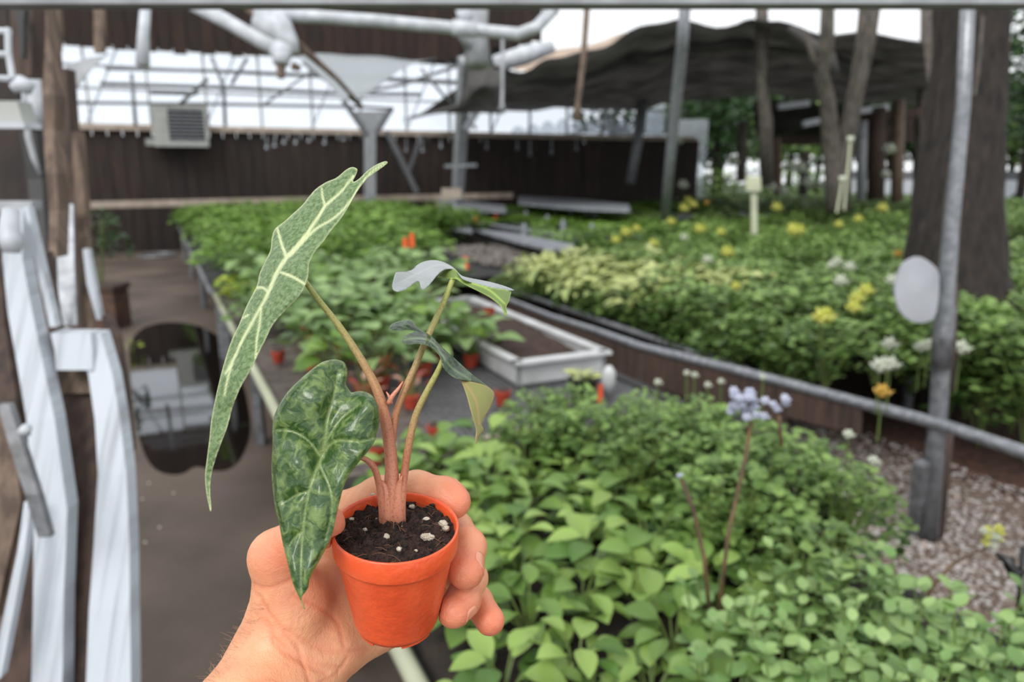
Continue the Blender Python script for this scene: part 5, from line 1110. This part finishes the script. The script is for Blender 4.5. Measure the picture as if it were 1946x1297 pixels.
o4b = D_([(545, 441), (590, 448), (640, 458), (690, 474), (725, 498), (739, 518), (736, 550), (718, 598), (688, 648), (668, 680), (664, 705), (678, 728), (670, 748), (648, 772), (640, 795), (636, 818), (628, 800), (630, 760), (632, 735), (620, 690), (600, 620), (580, 545), (558, 480)])
c4b = [(876, 723, .3655), (900, 728, .368), (938, 748, .373), (925, 790, .364), (908, 842, .356), (900, 780, .358), (890, 750, .361)]
leaf_mesh('leaf_underside', o4b, c4b, [D_([(560, 450, 2), (630, 560, 1.5), (650, 700, 1.5)])], LT3, LU2, LE, 2.6, 2, puck=.0005, flip=True, margin=2, label='olive underside of the small twisted leaf')
# petioles
def petmat():
    m = bpy.data.materials.new('speckled_stalk'); m.use_nodes = True; nt = m.node_tree; N = nt.nodes; K = nt.links; b = N['Principled BSDF']
    at = N.new('ShaderNodeAttribute'); at.attribute_name = 'grad'; rp = N.new('ShaderNodeValToRGB'); e = rp.color_ramp.elements
    e[0].position = 0; e[0].color = L(150, 160, 84); e[1].position = 1; e[1].color = L(206, 138, 112); q = e.new(.3); q.color = L(150, 134, 84); q = e.new(.6); q.color = L(172, 110, 82)
    K.new(at.outputs['Fac'], rp.inputs[0]); tc = N.new('ShaderNodeTexCoord'); nz = N.new('ShaderNodeTexNoise'); nz.inputs['Scale'].default_value = 900; K.new(tc.outputs['Object'], nz.inputs[0])
    r2 = N.new('ShaderNodeValToRGB'); r2.color_ramp.elements[0].position = .3; r2.color_ramp.elements[0].color = (.72, .62, .55, 1); r2.color_ramp.elements[1].position = .5; r2.color_ramp.elements[1].color = (1, 1, 1, 1); K.new(nz.outputs[0], r2.inputs[0])
    mx = N.new('ShaderNodeMix'); mx.data_type = 'RGBA'; mx.blend_type = 'MULTIPLY'; mx.inputs[0].default_value = 1; K.new(rp.outputs[0], mx.inputs[6]); K.new(r2.outputs[0], mx.inputs[7])
    K.new(mx.outputs[2], b.inputs['Base Color']); b.inputs['Roughness'].default_value = .42; b.inputs['Subsurface Weight'].default_value = .1; b.inputs['Subsurface Scale'].default_value = .004
    return m
PM = petmat()
def petiole(pts, g0=0, g1=1, name='petiole'):   # (px, py, depth, width px)
    q = resample(catmull(pts, 8), 5, False); n = 14; mb = MB()
    mb.tube([P(a, b, d) for a, b, d, w in q], [w/2*d/FPX for a, b, d, w in q], n)
    o = mb.build(name, PM, hero, smooth=True); m = len(q)
    at = o.data.attributes.new('grad', 'FLOAT', 'POINT'); at.data.foreach_set('value', [g0+(g1-g0)*(i//n)/(m-1) for i in range(m*n)]); return o
petiole([(579, 534, .372, 10), (606, 571, .374, 11), (640, 614, .376, 12.5), (671, 659, .377, 14), (697, 702, .377, 16), (719, 748, .376, 19), (733, 800, .375, 22), (742, 860, .376, 24), (746, 930, .378, 27), (746, 985, .384, 31), (746, 1005, .391, 34)], 0, 1)
petiole([(657, 873, .362, 9), (672, 868, .364, 10), (694, 873, .366, 11), (711, 890, .368, 12.5), (720, 920, .372, 13), (725, 955, .377, 14), (728, 983, .383, 16), (728, 1003, .390, 18)], .45, 1)
petiole([(861, 530, .387, 10.5), (846, 568, .386, 11), (826, 612, .384, 12), (806, 655, .382, 12.5), (788, 700, .380, 13), (768, 745, .379, 14), (752, 790, .379, 14), (744, 850, .378, 15), (738, 920, .380, 17), (736, 980, .386, 21), (736, 1003, .392, 22)], 0, .95)
petiole([(841, 684, .3685, 9), (832, 706, .369, 10.5), (811, 745, .370, 12), (790, 790, .371, 13.5), (777, 845, .372, 14.5), (768, 905, .376, 15), (763, 950, .379, 17), (760, 983, .384, 22), (760, 1003, .391, 24)], 0, .95)
petiole([(764, 905, .3725, 2), (758, 925, .3755, 14), (755, 955, .379, 24), (754, 983, .384, 32), (754, 1005, .391, 34)], .9, 1, 'stem_sheath')
petiole([(716, 910, .374, 3), (733, 930, .377, 20), (738, 960, .380, 25), (740, 985, .384, 30), (740, 1005, .391, 32)], .9, 1, 'stem_sheath')
petiole([(738, 768, .374, 10), (746, 753, .374, 9), (758, 738, .375, 6), (766, 725, .376, 2)], .75, .9, 'sheath_tip')
petiole([(734, 745, .375, 2), (740, 755, .375, 6), (744, 768, .375, 7)], .85, .9, 'sheath_tip')
# ================================================================ the hand
PR = lambda x, y, d, r: (np.array(P(x, y, d)), r)
palm = [[(540, 1228, .404, .0235), (440, 1425, .362, .030)], [(440, 1425, .362, .030), (300, 1660, .32, .035)], [(553, 1150, .398, .0178), (540, 1228, .404, .0235)],
 [(527, 1060, .388, .0140), (553, 1150, .398, .0178)], [(625, 1232, .412, .0165), (545, 1300, .398, .0235)], [(625, 1232, .412, .0165), (765, 1178, .448, .0125)],
 [(560, 1150, .41, .018), (660, 1100, .440, .0155)], [(600, 1200, .415, .019), (730, 1130, .455, .0145)], [(660, 1100, .440, .0155), (640, 1025, .438, .0125)], [(640, 1180, .43, .019), (760, 1130, .462, .0135)],
 [(700, 1090, .456, .014), (690, 1040, .452, .012)], [(545, 1300, .398, .0235), (455, 1440, .362, .028)]]
fingers = {'thumb': [(527, 1060, .388, .0140), (572, 1022, .380, .0112), (608, 1002, .372, .0105), (622, 996, .368, .0088)],
 'index': [(640, 1030, .436, .0125), (658, 972, .424, .0110), (720, 943, .421, .0108), (792, 932, .420, .0107), (845, 944, .414, .0104), (862, 954, .411, .0096)],
 'middle': [(700, 1050, .452, .0120), (790, 1000, .442, .0108), (864, 1006, .430, .0102), (889, 1040, .412, .0100), (885, 1086, .396, .0098)],
 'ring': [(745, 1090, .458, .0115), (830, 1075, .444, .0102), (893, 1100, .424, .0098), (880, 1140, .404, .0093), (862, 1162, .396, .0090)],
 'little': [(765, 1150, .455, .0110), (850, 1130, .446, .0095), (905, 1142, .430, .0088), (931, 1180, .416, .0083)]}
def rc(X, a, ra, b, rb):
    ba = b-a; h = np.clip(((X-a) @ ba)/(ba @ ba), 0, 1).astype(np.float32)
    return np.sqrt(((X-a-h[..., None]*ba)**2).sum(-1))-(ra+(rb-ra)*h)
def smin(a, b, k):
    h = np.clip(.5+.5*(b-a)/k, 0, 1); return b*(1-h)+a*h-k*h*(1-h)
nAX = np.array(AX); nCR = np.array(CR)
def hand_sdf(X):
    X = X.astype(np.float64); d = None
    for a, b in palm:
        e = rc(X, *PR(*a), *PR(*b)); d = e if d is None else smin(d, e, .012)
    fd = None
    for nm, ch in fingers.items():
        f = None
        for a, b in zip(ch[:-1], ch[1:]):
            e = rc(X, *PR(*a), *PR(*b)); f = e if f is None else smin(f, e, .0035)
        fd = f if fd is None else smin(fd, f, .0012)
    d = smin(d, fd, .005)
    rel = X-nCR; h = rel @ nAX; rad = np.sqrt(np.maximum(0, (rel**2).sum(-1)-h*h))
    pr = np.where(h > -.013, .0324, .0222+(.0298-.0222)*np.clip((h+.0585)/.0455, 0, 1))
    pd = np.maximum(rad-pr, np.maximum(h-.0006, -.0604-h))
    return -smin(-d, pd-.0001, .0012) if False else np.maximum(d, -(pd-.0001))
def surface_nets(lo, hi, res):
    ax = [np.arange(lo[k], hi[k], res) for k in range(3)]; nx, ny, nz = map(len, ax)
    val = np.empty((nx, ny, nz), np.float32)
    for i0 in range(0, nx, 24):
        X = np.stack(np.meshgrid(ax[0][i0:i0+24], ax[1], ax[2], indexing='ij'), -1); val[i0:i0+24] = hand_sdf(X)
    s = val < 0; c = np.zeros((nx-1, ny-1, nz-1), np.int32); off = [(i, j, k) for i in (0, 1) for j in (0, 1) for k in (0, 1)]
    for i, j, k in off: c += s[i:nx-1+i, j:ny-1+j, k:nz-1+k]
    act = (c > 0) & (c < 8); idx = -np.ones(act.shape, np.int64); I = np.argwhere(act); idx[tuple(I.T)] = np.arange(len(I))
    acc = np.zeros((len(I), 3)); cnt = np.zeros(len(I))
    for a in off:
        for k in range(3):
            if a[k]: continue
            b = list(a); b[k] = 1; va = val[tuple((I+a).T)]; vb = val[tuple((I+b).T)]; m = (va < 0) != (vb < 0)
            t = np.where(m, va/(va-vb+1e-20), 0); p = np.array(a, float)+t[:, None]*(np.array(b)-np.array(a)); acc[m] += p[m]; cnt[m] += 1
    Vv = (I+acc/cnt[:, None])*res+np.array([ax[0][0], ax[1][0], ax[2][0]]); Fq = []
    for k in range(3):
        u, v = (k+1) % 3, (k+2) % 3; sa = [slice(None)]*3; sb = [slice(None)]*3; sa[k] = slice(0, -1); sb[k] = slice(1, None)
        E = np.argwhere(s[tuple(sa)] != s[tuple(sb)]); E = E[(E[:, u] > 0) & (E[:, v] > 0) & (E[:, u] < val.shape[u]-1) & (E[:, v] < val.shape[v]-1)]
        q = []
        for du, dv in ((-1, -1), (0, -1), (0, 0), (-1, 0)):
            e = E.copy(); e[:, u] += du; e[:, v] += dv; q.append(idx[tuple(e.T)])
        q = np.stack(q, 1); fl = s[tuple(E.T)]; q[~fl] = q[~fl][:, ::-1]; Fq.append(q)
    return Vv, np.vstack(Fq)
pts = [P(x, y, d) for ch in list(fingers.values())+palm for x, y, d, r in ch]
lo = np.array([min(p[k] for p in pts) for k in range(3)])-.037; hi = np.array([max(p[k] for p in pts) for k in range(3)])+.017
cut = np.array(P(330, 1600, .34)); lo = np.maximum(lo, [cut[0]-.02, lo[1], cut[2]-.0])
HV, HF = surface_nets(lo, hi, .00155)
def proj(V, it=3):
    for _ in range(it):
        e = 2e-4; d = hand_sdf(V); g = np.stack([hand_sdf(V+np.eye(3)[k]*e)-d for k in range(3)], 1)/e
        V = V-(d/np.maximum(.3, (g**2).sum(1)))[:, None]*g*.8
    return V, g
bm = bmesh.new(); bvs = [bm.verts.new(v) for v in HV]
for f in HF:
    if min(f) >= 0:
        try: bm.faces.new([bvs[i] for i in f])
        except ValueError: pass
bmesh.ops.holes_fill(bm, edges=[e for e in bm.edges if len(e.link_faces) == 1], sides=0)
bmesh.ops.subdivide_edges(bm, edges=[e for e in bm.edges if len(e.link_faces) == 2 and all(len(f.verts) == 4 for f in e.link_faces)], cuts=1, use_grid_fill=True)
bm.verts.index_update(); V = np.array([tuple(v.co) for v in bm.verts]); zb = V[:, 2].min()+.002
V2, gr = proj(V, 3); keep = V[:, 2] < zb; V2[keep] = V[keep]
gr = gr/np.maximum(1e-6, np.linalg.norm(gr, axis=1))[:, None]
px = np.array([PIX(Vector(v))[:2] for v in V2]); front = (gr*(np.array(CAM)-V2)).sum(1) > 0
crease = [([(492, 1135), (505, 1165), (512, 1200), (535, 1235), (580, 1262), (620, 1280)], 5, .0011), ([(520, 1215), (560, 1245), (600, 1262), (650, 1272)], 4, .0008), ([(497, 1150), (530, 1190), (565, 1230), (590, 1300)], 4, .0009),
 ([(655, 1230), (640, 1180), (600, 1150), (560, 1130)], 4, .0007), ([(486, 1112), (500, 1118), (520, 1116), (560, 1100)], 3.5, .0006), ([(545, 1200), (590, 1225), (640, 1240), (700, 1235)], 3.5, .0006), ([(660, 1250), (640, 1282), (610, 1297)], 3, .0006),
 ([(876, 1012), (892, 1008), (905, 1016)], 3, .0005), ([(640, 960), (652, 952), (660, 940)], 3, .0005), ([(812, 905), (808, 920), (806, 935)], 3, .0004), ([(871, 1100), (886, 1096)], 2.5, .0003), ([(905, 1060), (912, 1085), (914, 1110)], 2.5, .0003), ([(880, 1140), (900, 1128), (912, 1112)], 2.5, .0005)]
dis = np.zeros(len(V2))
for pl, w, dep in crease:
    dd, _ = segdist(px, [tuple(p)+(0,) for p in catmull(pl, 4)]); dis += dep*.62*np.exp(-(dd/(w*1.25))**2)*front
dis += .00006*np.sin(V2[:, 0]*900+V2[:, 2]*400)*np.sin(V2[:, 1]*700+V2[:, 2]*650)
V2 = V2-gr*dis[:, None]*(~keep)[:, None]
for v, c in zip(bm.verts, V2): v.co = c
tips = [np.array(P(*fingers[k][-1][:3])) for k in fingers]; knk = [np.array(P(*fingers[k][-2][:3])) for k in ('middle', 'ring', 'index')]+[np.array(P(527, 1060, .37))]
red = np.zeros(len(V2))
for t_ in tips: red = np.maximum(red, np.exp(-(np.linalg.norm(V2-t_, axis=1)/.014)**2))
for t_ in knk: red = np.maximum(red, .6*np.exp(-(np.linalg.norm(V2-t_, axis=1)/.013)**2))
for pl, w, dep in crease[:7]:
    dd, _ = segdist(px, [tuple(p)+(0,) for p in pl]); red = np.maximum(red, .28*np.exp(-(dd/7)**2)*front)
pc = Vector(V2[keep].mean(0)) if keep.any() else P(440, 1500, .36)
me = bpy.data.meshes.new('person')
for v in bm.verts: v.co = v.co-pc
bmesh.ops.recalc_face_normals(bm, faces=bm.faces); bm.to_mesh(me); bm.free()
me.polygons.foreach_set('use_smooth', [True]*len(me.polygons))
at = me.attributes.new('red', 'FLOAT', 'POINT'); at.data.foreach_set('value', red.astype(np.float32))
def skin():
    m = bpy.data.materials.new('skin'); m.use_nodes = True; nt = m.node_tree; N = nt.nodes; K = nt.links; b = N['Principled BSDF']
    tc = N.new('ShaderNodeTexCoord'); nz = N.new('ShaderNodeTexNoise'); nz.inputs['Scale'].default_value = 45; nz.inputs['Detail'].default_value = 5; K.new(tc.outputs['Object'], nz.inputs[0])
    rp = N.new('ShaderNodeValToRGB'); rp.color_ramp.elements[0].position = .35; rp.color_ramp.elements[1].position = .68; rp.color_ramp.elements[0].color = L(214, 156, 118); rp.color_ramp.elements[1].color = L(200, 134, 100); K.new(nz.outputs[0], rp.inputs[0])
    at = N.new('ShaderNodeAttribute'); at.attribute_name = 'red'; mx = N.new('ShaderNodeMix'); mx.data_type = 'RGBA'; K.new(at.outputs['Fac'], mx.inputs[0]); K.new(rp.outputs[0], mx.inputs[6]); mx.inputs[7].default_value = L(206, 112, 84)
    K.new(mx.outputs[2], b.inputs['Base Color']); b.inputs['Roughness'].default_value = .48; b.inputs['Subsurface Weight'].default_value = .25
    b.inputs['Subsurface Radius'].default_value = (1, .35, .2); b.inputs['Subsurface Scale'].default_value = .005
    n2 = N.new('ShaderNodeTexVoronoi'); n2.inputs['Scale'].default_value = 900; K.new(tc.outputs['Object'], n2.inputs[0]); bp = N.new('ShaderNodeBump'); bp.inputs['Strength'].default_value = .35; bp.inputs['Distance'].default_value = .0004
    n3 = N.new('ShaderNodeTexNoise'); n3.inputs['Scale'].default_value = 130; n3.inputs['Detail'].default_value = 5; n3.inputs['Distortion'].default_value = 1.5; K.new(tc.outputs['Object'], n3.inputs[0]); b3 = N.new('ShaderNodeBump'); b3.inputs['Strength'].default_value = .4; b3.inputs['Distance'].default_value = .0012; K.new(n3.outputs[0], b3.inputs['Height']); K.new(b3.outputs[0], bp.inputs['Normal'])
    K.new(n2.outputs[0], bp.inputs['Height']); K.new(bp.outputs[0], b.inputs['Normal']); return m
M['skin'] = skin(); me.materials.append(M['skin'])
hand = bpy.data.objects.new('person', me); COL.objects.link(hand); hand.location = pc
tag(hand, 'bare left hand and wrist holding the small orange pot', 'person'); ORG[hand.name] = pc
# fingernails on the two fingertips that show them
bv = BVHTree.FromPolygons([Vector(v) for v in V2], [tuple(p.vertices) for p in me.polygons])
M['nail'] = mk('fingernail', L(208, 140, 112), L(202, 132, 104), .3, scale=200, coat=.2)
def nail(fn, dorsal, back=.010, half=.8, lift=.00015, over=.0015):
    ch = fingers[fn]; t_ = P(*ch[-1][:3]); k_ = P(*ch[-2][:3]); ax = (t_-k_).normalized(); dd = (dorsal-ax*dorsal.dot(ax)).normalized(); sd = ax.cross(dd)
    mb = MB(); nu, nv = 9, 9; vs = []
    for i in range(nu):
        u = i/(nu-1); sp = half*(1-abs(2*u-.9)**4*.5)
        for j in range(nv):
            a = (j/(nv-1)*2-1)*sp; dr = dd*math.cos(a)+sd*math.sin(a); o = t_+ax*(over-(1-u)*back*(1-.12*(a/half)**2))
            h, nn, _, _ = bv.ray_cast(o, dr, .03); h = h if h is not None else o+dr*.009; vs.append(h+dr*(lift+.0002*u))
    vs2 = [v-dd*.0004 for v in vs]; n = len(vs)
    fs = [(i*nv+j, i*nv+j+1, (i+1)*nv+j+1, (i+1)*nv+j) for i in range(nu-1) for j in range(nv-1)]
    bd = [(0*nv+j, 0*nv+j+1) for j in range(nv-1)]+[((nu-1)*nv+j+1, (nu-1)*nv+j) for j in range(nv-1)]+[((i+1)*nv, i*nv) for i in range(nu-1)]+[(i*nv+nv-1, (i+1)*nv+nv-1) for i in range(nu-1)]
    mb.add(vs+vs2, fs+[tuple(k+n for k in f[::-1]) for f in fs]+[(b, a, a+n, b+n) for a, b in bd]); mb.build('fingernail', M['nail'], hand, smooth=True)
nail('middle', Vector((.93, -.45, .05))); nail('ring', Vector((.55, -.62, -.55))); nail('little', Vector((.8, .1, -.6))); nail('index', Vector((.55, .8, .3)))
# fine arm hair at the wrist edge
mb = MB()
for i in range(80):
    u = R.random(); x = 492+(385-492)*u+R.uniform(-4, 26)*(1-.0*u); y = 1150+(1310-1150)*u+R.uniform(-6, 6)
    h, nn, _, _ = bv.ray_cast(CAM, ray(x, y).normalized(), 2)
    if h is None: continue
    if nn.dot(CAM-h) < 0: nn = -nn
    d = (nn*.6+Vector((-.6, 0, .25))+Vector((R.uniform(-.5, .5), R.uniform(-.5, .5), R.uniform(-.5, .5)))).normalized(); l = R.uniform(.003, .007)
    mb.tube([h, h+d*l*.5, h+d*l+Vector((R.uniform(-1, 1), 0, R.uniform(-.4, 1)))*.002], [.00007, .00006, .00003], 3)
mb.build('arm_hair', mk('arm_hair_brown', L(168, 132, 100), None, .5), hand, kind='stuff')
